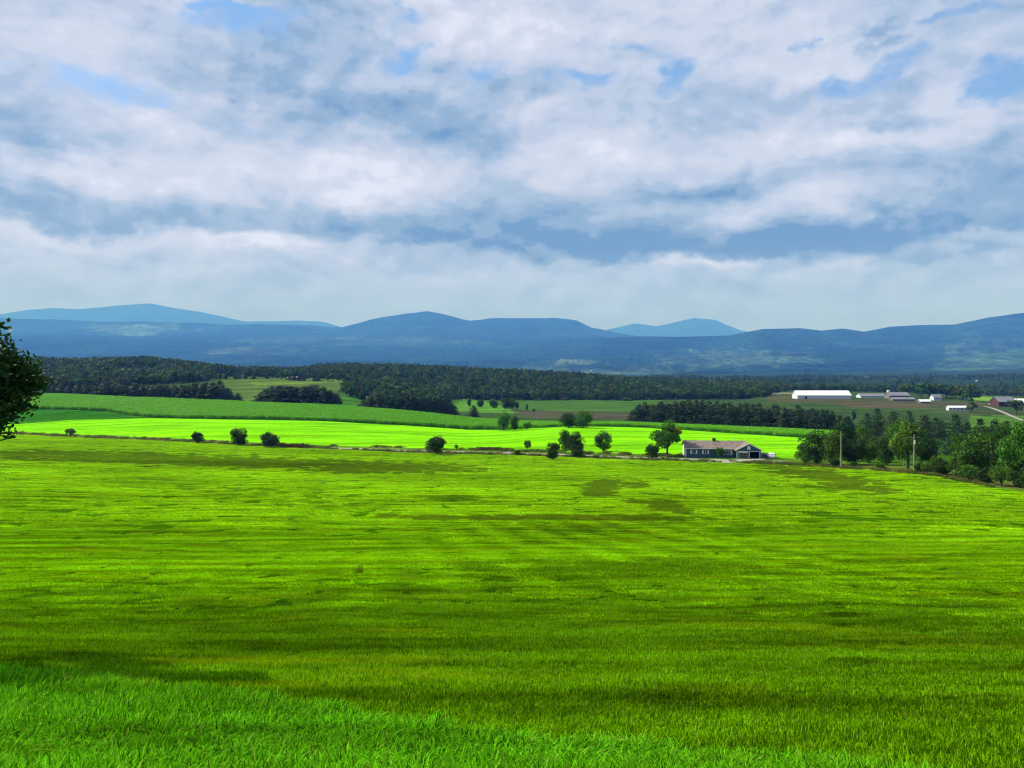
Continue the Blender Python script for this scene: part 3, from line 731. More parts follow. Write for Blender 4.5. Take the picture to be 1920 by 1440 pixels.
for pts, lab in STRIPS:
    P_ = np.array(pts, float); rmin, rmax = P_[:, 1].min(), P_[:, 1].max(); cx = P_[:, 0].mean()
    dn = at_ground(cx, rmax)[1] * .8; df = at_ground(cx, rmin)[1] * 1.3
    faint = 'faint' in lab
    g = cells(dn, df, 1.25 if not faint else 2.4, 1.05); px_, rw_, z_ = rowpx(g)
    q = in_poly(px_ + 14 * fnoise(g[:, 0] * .25, g[:, 1] * .25, 4, 77) + RNG.normal(0, 7, len(g)), rw_ + (rmax - rmin) * (.22 * fnoise(g[:, 0] * .2, g[:, 1] * .2, 4, 78) + RNG.normal(0, .09, len(g))), pts) & (g[:, 1] < poly(px_, H_D) - 1)
    q &= RNG.random(len(g)) < .72
    g = g[q]; z_ = z_[q]
    if len(g) < 3: continue
    scatter('uncut_grass', unc if 'olive' in lab else thk, np.column_stack([g, z_]), ground_rot(g[:, 0], g[:, 1], RNG.uniform(0, 6.28, len(g))),
            np.stack([np.ones(len(g))] * 2 + [RNG.uniform(.7, 1.2, len(g))], -1), lab, 'grass')

# ------------------------------------------------------------------ corn
def leaf_cloud(C, N_, size, g, aspect=1.5, up=0.0):
    """rhombic leaves at centres C with rough outward normals N_"""
    n = len(C)
    nn = N_ + g.normal(0, 0.75, (n, 3)); nn[:, 2] += up
    nn /= np.linalg.norm(nn, axis=1)[:, None] + 1e-9
    a = np.cross(nn, g.normal(0, 1, (n, 3))); a /= np.linalg.norm(a, axis=1)[:, None] + 1e-9
    b = np.cross(nn, a); s = (size * g.uniform(.55, 1.35, n))[:, None]
    V = np.stack([C - a * s * aspect / 2, C - b * s / 2, C + a * s * aspect / 2, C + b * s / 2], 1).reshape(-1, 3)
    Fc = np.arange(n * 4).reshape(n, 4)
    return V, Fc
def corn_patch(seed, size=3.0, n=34, h=2.3):
    g = np.random.default_rng(seed); V = []; rr = []
    for i in range(n):
        x, y = g.uniform(-size / 2, size / 2, 2); hh = h * g.uniform(.85, 1.12)
        V += [(x - .03, y, 0), (x + .03, y, 0), (x + .02, y, hh), (x - .02, y, hh)]; rr.append(.25)
        for k in range(9):
            a = g.uniform(0, 6.28); z0 = hh * (.15 + .8 * k / 9); l_ = g.uniform(.5, .85); wv_ = .07
            c, s = math.cos(a), math.sin(a)
            p0 = (x, y, z0); p1 = (x + c * l_ * .5, y + s * l_ * .5, z0 + .28); p2 = (x + c * l_, y + s * l_, z0 + .02)
            V += [(p0[0] - s * wv_, p0[1] + c * wv_, p0[2]), (p0[0] + s * wv_, p0[1] - c * wv_, p0[2]), (p1[0] + s * wv_, p1[1] - c * wv_, p1[2]), (p1[0] - s * wv_, p1[1] + c * wv_, p1[2])]
            V += [(p1[0] - s * wv_, p1[1] + c * wv_, p1[2]), (p1[0] + s * wv_, p1[1] - c * wv_, p1[2]), (p2[0], p2[1], p2[2]), (p2[0], p2[1], p2[2] - .01)]
            q = g.random(); rr += [q, q]
    V = np.array(V); Fc = np.arange(len(V)).reshape(-1, 4)
    return np_mesh('corn_patch', V, Fc, [MAT['corn_leaf']], attr={'rnd': ('FACE', rr)})
corn = variant_collection('corn_patch', [corn_patch(100 + s) for s in range(4)])
def corn_fill(p0, p1, step, lab, hs=1.0, back=1.0):
    out = []
    for y in np.arange(300, 640, step):
        xs = np.arange((p0 - 960) / F * y, (p1 - 960) / F * y, step)
        out.append(np.stack([xs, np.full(len(xs), y)], -1))
    g = np.concatenate(out); g += RNG.uniform(-.3, .3, g.shape) * step
    px_, rw_, z_ = rowpx(g)
    ls, D, Z, M = col_data(px_)
    k2 = D[I['K2']]; m = D[I['M']]
    q = (g[:, 1] > k2 + 1) & (g[:, 1] < m + 6) & (px_ > p0) & (px_ < p1)
    g = g[q]; z_ = z_[q]; n = len(g)
    scatter('corn', corn, np.column_stack([g, z_]), np.stack([np.zeros(n), np.zeros(n), RNG.uniform(0, 6.28, n)], -1),
            np.stack([np.ones(n), np.ones(n), hs * (1 + .15 * fnoise(g[:, 0] * .05, g[:, 1] * .05, 2, 5))], -1), lab, 'corn')
corn_fill(-500, 936, 2.7, 'tall green corn standing on the rise at the left')
corn_fill(937, 1990, 3.2, 'low band of darker green corn in front of the pine block', 0.7)

# ------------------------------------------------------------------ trees
def tubes_mesh(segs, n=6):
    V = []; Fc = []
    for (p0, p1, r0, r1) in segs:
        p0 = Vector(p0); p1 = Vector(p1); d = (p1 - p0)
        if d.length < 1e-5: continue
        d.normalize(); u = d.orthogonal().normalized(); v_ = d.cross(u); b = len(V)
        for p, r in ((p0, r0), (p1, r1)):
            for i in range(n):
                a = 2 * math.pi * i / n; V.append(tuple(p + (u * math.cos(a) + v_ * math.sin(a)) * r))
        for i in range(n):
            j = (i + 1) % n; Fc.append((b + i, b + j, b + n + j, b + n + i))
    return np.array(V), np.array(Fc)
def crown_points(clumps, total, g):
    """clumps: (centre, radius3); leaves lie mostly in the outer shell of every clump"""
    vol = np.array([np.prod(c[1]) ** (2 / 3) for c in clumps]); cnt = np.maximum(3, (total * vol / vol.sum())).astype(int)
    C = []; N_ = []
    for (c, r), k in zip(clumps, cnt):
        d = g.normal(0, 1, (k, 3)); d /= np.linalg.norm(d, axis=1)[:, None]
        rad = g.uniform(.45, 1.08, k)[:, None] ** .6
        C.append(np.array(c) + d * rad * np.array(r)); N_.append(d)
    return np.concatenate(C), np.concatenate(N_)
def make_broadleaf(seed, leaves, lsize, w_=0.8, trunk=0.22, nclump=26, mat='leaf_mid', bark='bark', low=0.12, irregular=0.25):
    """unit-height tree: returns (trunk mesh, crown mesh)"""
    g = np.random.default_rng(seed); clumps = []; segs = []
    cz = (1 + low) / 2 + .02; rz = (1 - low) / 2; rx = w_ / 2
    segs.append(((0, 0, -.05), (g.uniform(-.02, .02), g.uniform(-.02, .02), trunk), .035, .026))
    top = Vector(segs[0][1])
    for i in range(nclump):
        d = g.normal(0, 1, 3); d /= np.linalg.norm(d)
        if d[2] < -.75 and low > 0.01: d[2] *= -.5
        q = g.uniform(.35, .80) ** .7
        c = np.array([d[0] * rx * q, d[1] * rx * q, cz + d[2] * rz * q]) * np.array([1, 1, 1])
        r = g.uniform(.10, .19) * (1 + g.uniform(-irregular, irregular))
        clumps.append((c, (r, r, r * .78)))
        if i % 2 == 0:
            mid = top.lerp(Vector(c), .5) + Vector((0, 0, .03)); segs.append((top, mid, .018, .011)); segs.append((mid, tuple(c), .011, .004))
    C, N_ = crown_points(clumps, leaves, g)
    C[:, 2] = np.maximum(C[:, 2], 0.02)
    V, Fc = leaf_cloud(C, N_, lsize, g, up=.3)
    crown = np_mesh('crown', V, Fc, [MAT[mat]], attr={'rnd': ('FACE', g.random(len(Fc)))})
    tv, tf = tubes_mesh(segs); tr = np_mesh('trunk', tv, tf, [MAT[bark]], smooth=True)
    return tr, crown
def make_pine(seed, leaves, lsize, w_=0.42, low=0.06, tiers=11, mat='needle', rnd_=2.2):
    g = np.random.default_rng(seed); clumps = []; segs = [((0, 0, -.04), (0, 0, .5), .022, .015), ((0, 0, .5), (0, 0, .97), .015, .004)]
    for t in range(tiers):
        f = t / (tiers - 1); z = low + (1 - low - .10) * f
        rad = w_ / 2 * (1 - f ** rnd_) ** .75 * g.uniform(.7, 1.18) + .03
        nb = max(2, int(6 * (1 - f) + 2)); a0 = g.uniform(0, 6.28)
        for b in range(nb):
            a = a0 + b * 6.283 / nb + g.uniform(-.35, .35); rr = rad * g.uniform(.55, 1.1)
            e = (math.cos(a) * rr, math.sin(a) * rr, z + .03 * g.uniform(-1, 1.5))
            segs.append(((0, 0, z - .02), e, .006, .002))
            if b == 0: clumps.append((np.array([0, 0, z + .02]), (rad * .55 + .03, rad * .55 + .03, .06)))
            for q in (.45, .9):
                r = (.055 + .05 * (1 - f)) * g.uniform(.8, 1.3)
                clumps.append((np.array([e[0] * q, e[1] * q, z + (e[2] - z) * q]), (r * 1.05, r * 1.05, r * .42)))
    clumps.append((np.array([0, 0, .91]), (.10, .10, .07)))
    C, N_ = crown_points(clumps, leaves, g)
    V, Fc = leaf_cloud(C, N_, lsize, g, up=.8)
    crown = np_mesh('crown', V, Fc, [MAT[mat]], attr={'rnd': ('FACE', g.random(len(Fc)))})
    tv, tf = tubes_mesh(segs, 5); tr = np_mesh('trunk', tv, tf, [MAT['bark']], smooth=True)
    return tr, crown
def merged_tree(name, parts, mats):
    """far tree as one mesh: crown and trunk together"""
    V = []; Fc = []; mi = []; rn = []; b = 0
    for k, me in enumerate(parts):
        v = np.empty(len(me.vertices) * 3, np.float32); me.vertices.foreach_get('co', v); v = v.reshape(-1, 3)
        f = np.empty(len(me.loops), np.int32); me.loops.foreach_get('vertex_index', f); f = f.reshape(-1, 4)
        V.append(v); Fc.append(f + b); b += len(v); mi.append(np.full(len(f), k)); rn.append(np.random.default_rng(k).random(len(f)))
    return np_mesh(name, np.concatenate(V), np.concatenate(Fc), mats, np.concatenate(mi), attr={'rnd': ('FACE', np.concatenate(rn))})
BUSH = [make_broadleaf(200 + s, 3400, .05, 1.15, .12, 60, 'leaf_dark', low=.0) for s in range(3)]
BUSHM = [make_broadleaf(210 + s, 2600, .05, 1.1, .12, 28, 'leaf_mid', low=.02, irregular=.4) for s in range(2)]
DEC = [make_broadleaf(220 + s, 3600, .038, .82, .25, 34, 'leaf_mid', low=.14, irregular=.4) for s in range(3)]
FULL = [make_broadleaf(270 + s, 4600, .034, .8, .2, 44, 'leaf_mid' if s % 2 else 'leaf_dark', low=.0, irregular=.5) for s in range(4)]
DECD = [make_broadleaf(230 + s, 3400, .04, .8, .25, 34, 'leaf_dark', low=.10, irregular=.4) for s in range(2)]
DECB = [make_broadleaf(240 + s, 3600, .036, .62, .28, 34, 'leaf_mid', low=.16, irregular=.5) for s in range(2)]
PINE = [make_pine(250 + s, 2600, .038, w_=.62, rnd_=3.2) for s in range(4)]
PBIG = [make_pine(260 + s, 5200, .028, w_=.74, tiers=11, rnd_=3.4) for s in range(2)]
TREES = {'bush': BUSH, 'bushm': BUSHM, 'dec': DEC, 'decd': DECD, 'decb': DECB, 'full': FULL, 'pine': PINE, 'pbig': PBIG}
def tree(name, kind, loc, h, wx, label, cat, group=None, v=0, rz=None):
    """wx: width multiplier"""
    tr, cr_ = TREES[kind][v % len(TREES[kind])]
    o = empty(name, loc, random.uniform(0, 6.28) if rz is None else rz, (h * wx, h * wx, h))
    link_mesh('trunk', tr, o); link_mesh('crown', cr_, o)
    return tag(o, label, cat, group)
WR = {'bush': 1.3, 'bushm': 1.3, 'dec': .98, 'decd': .95, 'decb': .8, 'full': .95, 'pine': .66, 'pbig': .8}
def tree_px(name, kind, px, base, wpx, hpx, label, cat, group=None, v=0, dmin=100, d=None):
    if d is None: x, d = at_ground(px, base, dmin)
    else: x = (px - 960) / F * d
    zb = z_of(base, d); zg = gz(x, d)
    h = hpx / F * d + max(0, min(zb - zg, 4)); wm = (wpx / F * d) / h / WR[kind]
    return tree(name, kind, (x, d, zg - .05), h, wm, label, cat, group, v)
ONES = ['', 'first', 'second', 'third', 'fourth', 'fifth', 'sixth', 'seventh', 'eighth', 'ninth', 'tenth', 'eleventh', 'twelfth', 'thirteenth', 'fourteenth', 'fifteenth', 'sixteenth', 'seventeenth', 'eighteenth', 'nineteenth']
TENS = ['', '', 'twent', 'thirt', 'fort', 'fift', 'sixt', 'sevent', 'eight', 'ninet']
def ordn(n):
    if n < 20: return ONES[n]
    return TENS[n // 10] + ('ieth' if n % 10 == 0 else 'y-' + ONES[n % 10])
B = [('bush', 'bushm', 132, 819, 22, 18, 'small pale green round bush, leftmost of those along the road', 'bush'),
     ('bush', 'bush', 370, 831, 30, 22, 'small dark bush on the road verge, second from the left', 'bush'),
     ('bush', 'bush', 449, 835, 42, 32, 'dark round bush, left one of the close pair on the left road verge', 'bush'),
     ('bush', 'bush', 507, 839, 44, 31, 'dark round bush with reddish scrub at its right foot', 'bush'),
     ('bush', 'bush', 818, 851, 52, 34, 'wide dark dome-shaped bush standing alone beside the gravel road', 'bush'),
     ('sapling', 'bushm', 855, 843, 10, 10, 'tiny sapling just right of the lone dome-shaped bush', 'sapling'),
     ('bush', 'bushm', 989, 844, 17, 22, 'narrow upright green bush behind the road in mid picture', 'bush'),
     ('bush', 'bush', 970, 854, 16, 10, 'low small bush on the near side of the road in mid picture', 'bush'),
     ('bush', 'bush', 1036, 862, 34, 33, 'dark round bush on the near verge, lowest of the roadside clump', 'bush'),
     ('broadleaf_tree', 'full', 1060, 850, 32, 44, 'light green tree at the back left of the roadside clump', 'tree'),
     ('broadleaf_tree', 'full', 1079, 856, 36, 50, 'light green tree at the right of the roadside clump', 'tree'),
     ('bush', 'bush', 1081, 857, 32, 24, 'dark bush at the foot of the right tree in the roadside clump', 'bush'),
     ('broadleaf_tree', 'full', 1132, 846, 40, 36, 'small open-crowned green tree standing alone right of the roadside clump', 'tree'),
     ('bush', 'bush', 1222, 861, 36, 29, 'dark round bush at the left foot of the big house tree', 'bush'),
     ('shrub', 'bushm', 1350, 860, 19, 24, 'dense pointed shrub growing against the front wall of the blue house', 'shrub'),
     ('broadleaf_tree', 'full', 945, 807, 28, 36, 'tall thin tree at the right end of the corn, left of the three there', 'tree'),
     ('broadleaf_tree', 'full', 965, 807, 20, 26, 'middle one of the three small trees at the right end of the corn', 'tree'),
     ('bush', 'bushm', 990, 806, 18, 15, 'small bush, right one of the three plants at the right end of the corn', 'bush'),
     ('broadleaf_tree', 'full', 1066, 802, 42, 30, 'left half of the wide dark tree clump behind the bright field', 'tree'),
     ('broadleaf_tree', 'full', 1093, 802, 44, 33, 'right half of the wide dark tree clump behind the bright field', 'tree')]
for i, (nm, kd, px, bs, wp, hp, lab, cat) in enumerate(B):
    dm = 100
    if bs < 810: dm = 300
    dd = None
    if 'blue house' in lab: dd = 225.5
    tree_px(nm, kd, px, bs, wp, hp, lab, cat, v=i, dmin=dm, d=dd)
tree_px('pine_tree', 'pine', 888, 783, 26, 24, 'lone dark pine standing just above the corn slope', 'tree', v=1, d=560)
# big tree left of the house, with its yellowing branch
x, d = at_ground(1250, 856, 150)
bt = tree('broadleaf_tree', 'dec', (x, d, gz(x, d)), 64 / F * d, 1.02, 'large spreading green tree with a yellowing branch at the left end of the blue house', 'tree', v=0, rz=0.4)
g_ = np.random.default_rng(5)
C_, N_ = crown_points([(np.array([.24, -.2, .80]), (.09, .09, .07)), (np.array([.32, -.16, .73]), (.07, .07, .06))], 420, g_)
V_, F_ = leaf_cloud(C_, N_, .036, g_)
yb = link_mesh('yellow_branch', np_mesh('yellow_branch', V_, F_, [MAT['leaf_yellow']], attr={'rnd': ('FACE', g_.random(len(F_)))}), bt)
yb.rotation_euler = (0, 0, -0.4); yb['label'] = 'yellowing branch of leaves'

# right-hand hedgerow trees
RT = [('broadleaf_tree', 'full', 1532, 866, 66, 56, 'dense dark bushy tree with bare twigs right of the car', 200),
      ('broadleaf_tree', 'full', 1560, 864, 50, 54, 'green bushy tree between the dense dark tree and the first utility pole', 196),
      ('broadleaf_tree', 'full', 1604, 868, 54, 50, 'dark tree right of the first utility pole', 196),
      ('broadleaf_tree', 'full', 1630, 868, 40, 44, 'dark tree second to the right of the first utility pole', 200),
      ('broadleaf_tree', 'full', 1662, 874, 46, 56, 'mid green tree left of the tall tree at the second utility pole', 190),
      ('broadleaf_tree', 'decb', 1702, 882, 66, 92, 'tall bright green tree with bare lower trunk beside the second utility pole', 178),
      ('broadleaf_tree', 'full', 1728, 872, 50, 60, 'dark tree right behind the second utility pole', 192),
      ('broadleaf_tree', 'full', 1830, 896, 78, 90, 'tall dark green tree near the right edge with hedge at its foot', 155),
      ('broadleaf_tree', 'full', 1880, 902, 66, 96, 'mid green tree second from the right edge', 150),
      ('broadleaf_tree', 'full', 1912, 912, 76, 118, 'tallest tree at the right edge of the picture', 138),
      ('broadleaf_tree', 'full', 1965, 915, 80, 120, 'green tree cut by the right edge of the picture', 134)]
RT += [('broadleaf_tree', 'full', 1508, 862, 30, 34, 'low dark tree at the left foot of the dense dark tree right of the car', 206),
       ('broadleaf_tree', 'full', 1583, 862, 50, 66, 'dark tree rising behind the first utility pole', 230),
       ('broadleaf_tree', 'full', 1618, 856, 50, 52, 'dark tree at the back, right of the first utility pole', 240),
       ('broadleaf_tree', 'full', 1650, 868, 44, 46, 'dark rounded tree between the two utility poles', 215),
       ('broadleaf_tree', 'full', 1685, 870, 50, 72, 'dark tree behind the left side of the tall bright green tree', 210),
       ('broadleaf_tree', 'full', 1742, 868, 44, 40, 'low dark tree right of the second utility pole', 215),
       ('broadleaf_tree', 'full', 1806, 876, 56, 60, 'dark tree left of the tall dark green tree near the right edge', 185),
       ('broadleaf_tree', 'full', 1858, 884, 60, 80, 'dark tree filling the gap left of the tallest tree', 170),
       ('broadleaf_tree', 'full', 1900, 880, 60, 84, 'green tree behind the tallest tree at the right edge', 180)]
for i, (nm, kd, px, bs, wp, hp, lab, dd) in enumerate(RT):
    tree_px(nm, kd, px, bs, wp, hp, lab, 'tree', v=i, d=dd)
PR = [(1625, 835, 40, 62, 300), (1645, 832, 44, 66, 320), (1675, 830, 46, 64, 310), (1705, 830, 44, 60, 330), (1735, 832, 44, 58, 320), (1765, 838, 40, 46, 330),
      (1640, 838, 36, 48, 280), (1790, 862, 62, 82, 250), (1812, 855, 46, 66, 262), (1838, 848, 50, 66, 270), (1866, 850, 54, 68, 260), (1888, 848, 44, 62, 272), (1755, 820, 36, 40, 345)]
OR = ['first', 'second', 'third', 'fourth', 'fifth', 'sixth', 'seventh', 'eighth', 'ninth', 'tenth', 'eleventh', 'twelfth', 'thirteenth', 'fourteenth', 'fifteenth', 'sixteenth', 'seventeenth', 'eighteenth', 'nineteenth', 'twentieth']
for i, (px, bs, wp, hp, dd) in enumerate(sorted(PR)):
    tree_px('pine_tree', 'pbig', px, bs, wp, hp, f'large rough pine behind the right hedgerow, {OR[i]} from the left', 'tree', 'pines behind the right hedgerow', v=i, d=dd)
HB = [(1565, 871, 22, 14), (1600, 874, 18, 10), (1650, 876, 20, 10), (1740, 884, 34, 20), (1768, 886, 40, 30), (1792, 892, 40, 34), (1815, 897, 40, 30), (1848, 905, 34, 30), (1878, 915, 50, 44), (1902, 918, 34, 34), (1930, 925, 40, 46),
      (1725, 880, 22, 14), (1755, 878, 30, 24)]
for i, (px, bs, wp, hp) in enumerate(sorted(HB)):
    tree_px('hedge_bush', 'bushm' if i % 3 else 'bush', px, bs, wp, hp, f'green hedge bush on the right field edge, {OR[i]} of the hedge bushes from the left', 'bush', 'hedge bushes on the right field edge', v=i, d=float(poly(np.array([px]), H_D)[0]) + 3)

# pine block: rows of big pines
def blk(p0, p1, dfun, topf, rows, step, what, where, grp, kind='pine', wfac=1.0, dstep=7):
    for r in range(rows):
        px = p0 + (r % 2) * step * .4 + r * .3 * step; i = 1
        while px < p1:
            dd = dfun(px) + r * dstep + random.uniform(-1.5, 1.5)
            X = (px - 960) / F * dd; zg = gz(X, dd)
            h = (HOR - topf(px)) / F * dd - zg
            h *= random.uniform(.80, 1.0) if r < rows - 1 else random.uniform(.86, 1.04)
            wm = random.uniform(.9, 1.3) * wfac
            rw = ('front row', 'second row', 'back row')[r] if rows == 3 else ('front row', 'back row')[r]
            tree('pine_tree', kind, (X, dd, zg - .1), h, wm, f'{what}, {ordn(i)} from left in {rw} of {where}', 'tree', grp, v=random.randrange(8))
            px += step * random.uniform(.8, 1.2); i += 1
tp = lambda pts: (lambda px: float(np.interp(px, [p[0] for p in pts], [p[1] for p in pts])))
blk(1186, 1592, lambda p: float(np.interp(p, [1180, 1500, 1600], [486, 420, 400])), tp([(1176, 772), (1200, 752), (1300, 747), (1400, 754), (1500, 759), (1560, 768), (1600, 778)]), 3, 13.5,
    'dark pine', 'rectangular pine block', 'pines of the rectangular block', 'pine', 1.1)
blk(85, 452, lambda p: 640 + (452 - p) * .03, tp([(60, 722), (200, 716), (330, 718), (400, 712), (412, 708), (425, 722), (455, 742)]), 2, 15,
    'dark tree', 'far left wood above corn', 'trees along the top of the corn', 'pine', 1.35)
blk(488, 632, lambda p: 610, tp([(480, 740), (500, 722), (540, 717), (600, 722), (635, 736)]), 2, 12,
    'dark tree', 'small wood above corn', 'trees of the small wood above the corn', 'pine', 1.5)
blk(672, 850, lambda p: 560, tp([(660, 762), (690, 745), (700, 735), (830, 738), (845, 752), (870, 772)]), 2, 12,
    'very dark tree', 'wood behind right corn slope', 'trees behind the right slope of the corn', 'pine', 1.5)
# small thin trees in the pasture
for i, (px, bs, hp, wp) in enumerate([(880, 762, 14, 9), (898, 765, 14, 10), (903, 765, 16, 11), (925, 768, 18, 20), (948, 770, 20, 24), (960, 769, 20, 22), (970, 770, 14, 8), (988, 771, 12, 6), (1001, 772, 5, 8), (1110, 753, 12, 14), (1130, 752, 10, 16), (1175, 752, 6, 22), (1601, 792, 18, 10), (1060, 753, 6, 12)]):
    tree_px('pasture_tree', 'full', px, bs, wp, hp, f'small dark tree standing in the distant pasture, {OR[i]} of its scattered row from the left', 'tree', 'small trees of the pasture', v=i, d=[860, 840, 840, 820, 800, 800, 800, 780, 760, 990, 990, 990, 560, 985][i])

# ------------------------------------------------------------------ the wood in the distance
FAR = []
for s in range(4):
    t_, c_ = make_broadleaf(300 + s, 420, .085, .85, .2, 18, 'forest_leaf', low=.08)
    FAR.append(merged_tree('wood_tree', [t_, c_], [MAT['bark'], MAT['forest_leaf']]))
for s in range(3):
    t_, c_ = make_pine(310 + s, 420, .075, w_=.55, tiers=8)
    FAR.append(merged_tree('wood_tree', [t_, c_], [MAT['bark'], MAT['needle']]))
CLEAR = [[(400, 700), (660, 712), (650, 722), (640, 760), (400, 760)], [(215, 690), (300, 690), (290, 702), (225, 702)]]
def wood_points(n, x0, x1, d0, d1, base_fn, seed):
    g = np.random.default_rng(seed)
    d = np.sqrt(g.uniform(d0 ** 2, d1 ** 2, n)); px = g.uniform(x0, x1, n); x = (px - 960) / F * d
    z = zt(x, d); row = HOR - z / d * F
    q = base_fn(px, d)
    for c in CLEAR: q &= ~in_poly(px, row, c)
    return np.column_stack([x, d, z])[q], px[q]
edge = lambda px: poly(px, [(-400, 760), (20, 760), (60, 800), (380, 960), (400, 1060), (640, 1080), (650, 800), (720, 720), (800, 760), (850, 990), (1440, 1000), (1452, 1150), (1500, 1300), (1900, 1250), (2300, 1200)])
W1, p1_ = wood_points(18500, -700, 1456, 700, 1650, lambda px, d: d > edge(px) + 14, 1)
W2, p2_ = wood_points(1500, 1440, 2200, 1180, 1700, lambda px, d: d > edge(px), 2)
W3, p3_ = wood_points(7000, -200, 2200, 1650, 3400, lambda px, d: fnoise(px / 90, d / 300, 3, 8) > np.where(px > 1450, .08, -.12), 3)
def wood_scatter(Pts, lab, h0, h1):
    n = len(Pts); h = RNG.uniform(h0, h1, n) * (1 + .2 * fnoise(Pts[:, 0] / 40, Pts[:, 1] / 40, 2, 3)); wd = h * RNG.uniform(.85, 1.2, n)
    scatter('distant_wood', variant_collection('wood_tree', FAR), Pts, np.stack([np.zeros(n), np.zeros(n), RNG.uniform(0, 6.28, n)], -1), np.stack([wd, wd, h], -1), lab, 'wood')
wood_scatter(W1, 'big dark mixed wood covering the low hills across the middle distance', 9, 16)
wood_scatter(W2, 'thin wood behind the white barns at the right', 8, 14)
wood_scatter(W3, 'scattered woods on the blue valley floor beyond the fields', 8, 15)
# edge trees of the wood, one by one
px = 652.0; i = 0
segs_e = [(700, 850, 'edge of the wood above the corn', 5.5), (852, 1450, 'straight wood edge facing the pasture', 7.2), (64, 395, 'far left wood edge', 9), (404, 640, 'wood edge behind the pale field', 9)]
for (a, b, lab, st) in segs_e:
    px = a; i = 1
    while px < b:
        dd = float(edge(np.array([px]))[0]) + random.uniform(0, 12); p = pos(px, dd); h = random.uniform(9, 16)
        o = link_mesh('wood_edge_tree', random.choice(FAR)); o.location = p; o.rotation_euler = (0, 0, random.uniform(0, 6.28)); wd = h * random.uniform(.9, 1.25); o.scale = (wd, wd, h)
        tag(o, f'dark distant tree, {ordn(i)} from left along the {lab}', 'tree', 'trees along the ' + lab)
        px += st * random.uniform(.8, 1.2); i += 1
# trees round the farm
for i, (px, dd, h, wf) in enumerate([(1742, 960, 16, 1.5), (1727, 950, 13, 1.4), (1758, 980, 15, 1.3), (1790, 930, 13, 1.3), (1805, 920, 15, 1.4), (1822, 915, 14, 1.4), (1775, 960, 12, 1.2), (1812, 905, 10, 1.2),
                                     (1906, 700, 12, 1.0), (1822, 690, 7, 1.4), (1700, 1100, 12, 1.2), (1690, 1090, 9, 1.2)]):
    p = pos(px, dd); h *= 1.35; o = link_mesh('farmyard_tree', FAR[i % 4]); o.location = p; o.scale = (h * wf, h * wf, h); o.rotation_euler = (0, 0, i)
    tag(o, f'dark round tree among the distant farm buildings, {OR[i]} of the farm trees', 'tree', 'trees round the distant farm')

# ------------------------------------------------------------------ the near tree at the left edge
def near_tree():
    g = np.random.default_rng(77); TD = 18.6
    bx, by = -17.2, 19.2; bz = gz(bx, by)
    o = empty('maple_tree', (bx, by, bz)); tag(o, 'large dark leafy tree reaching in at the left edge, close to the camera', 'tree')
    def wp(px, row, d): return np.array([(px - 960) / F * d - bx, d - by, z_of(row, d) - bz])
    vis = [(28, 705, .55), (58, 716, .34), (50, 692, .28), (18, 740, .5), (5, 690, .6), (36, 745, .3), (12, 772, .32), (2, 798, .24), (14, 800, .16), (8, 662, .17), (16, 645, .13), (2, 620, .14), (-30, 700, .9), (-40, 760, .7),
           (-60, 640, .7), (70, 711, .2), (82, 720, .12), (88, 706, .07), (92, 716, .06), (60, 694, .12), (16, 634, .08), (-2, 612, .1), (30, 668, .1), (52, 768, .1), (30, 785, .08), (20, 822, .06), (66, 742, .08), (30, 676, .24), (25, 762, .24), (-20, 806, .28), (18, 812, .08), (44, 757, .16), (62, 732, .15), (22, 658, .08), (5, 640, .1)]
    clumps = []; segs = [((0, 0, -.3), (.1, 0, 2.6), .32, .24), ((.1, 0, 2.6), (.3, 0, 5.5), .24, .15), ((.3, 0, 5.5), (.2, .2, 9.6), .15, .04)]
    for (px, row, r) in vis:
        c = wp(px, row, TD + g.uniform(-.4, .4)); clumps.append((c, (r, r, r * .8)))
    for c, r in list(clumps):
        s_ = Vector((.2, 0, g.uniform(3.6, 5.2))); m = s_.lerp(Vector(c), .55) + Vector((0, 0, .3))
        segs += [(s_, m, .07, .04), (m, tuple(c), .04, .01)]
        for _ in range(5):
            e = Vector(c) + Vector(np.clip(g.normal(0, .4, 3), -.7, .7) * r[0]); segs.append((tuple(c), tuple(e), .009, .003))
    for _ in range(40):
        dv = g.normal(0, 1, 3); dv /= np.linalg.norm(dv); c = np.array([dv[0] * 2.9 - .6, dv[1] * 2.2, 6.3 + dv[2] * 3.0]); r = g.uniform(.5, .9)
        if 960 + (c[0] + r + bx) / (c[1] + by) * F > 10: continue
        clumps.append((c, (r, r, r * .8)))
    C, N_ = crown_points(clumps, 27000, g)
    C += g.normal(0, .085, C.shape)
    V, Fc = leaf_cloud(C, N_, .088, g, 1.4, .3)
    link_mesh('crown', np_mesh('crown', V, Fc, [MAT['leaf_near']], attr={'rnd': ('FACE', g.random(len(Fc)))}), o)
    tv, tf = tubes_mesh(segs, 8); link_mesh('trunk', np_mesh('trunk', tv, tf, [MAT['bark']], smooth=True), o)
near_tree()

# ------------------------------------------------------------------ weeds and scrub along the road
def weed_mesh(seed, n, h, mat, spread=1.0, ls=.12):
    g = np.random.default_rng(seed); clumps = [(np.array([g.uniform(-spread, spread), g.uniform(-spread, spread), h * g.uniform(.3, .7)]), (.35, .35, h * .35)) for _ in range(7)]
    C, N_ = crown_points(clumps, n, g); C[:, 2] = np.abs(C[:, 2]); V, Fc = leaf_cloud(C, N_, ls, g, 2.0)
    return np_mesh('weeds', V, Fc, [MAT[mat]], attr={'rnd': ('FACE', g.random(len(Fc)))})
def strip_points(p0, p1, off0, off1, n, thresh=-.2, seed=1):
    g = np.random.default_rng(seed); px = g.uniform(p0, p1, n); d = poly(px, H_D) + g.uniform(off0, off1, n); x = (px - 960) / F * d
    q = fnoise(px / 25, d / 8, 2, seed) > thresh
    return np.column_stack([x, d, zt(x, d)])[q]
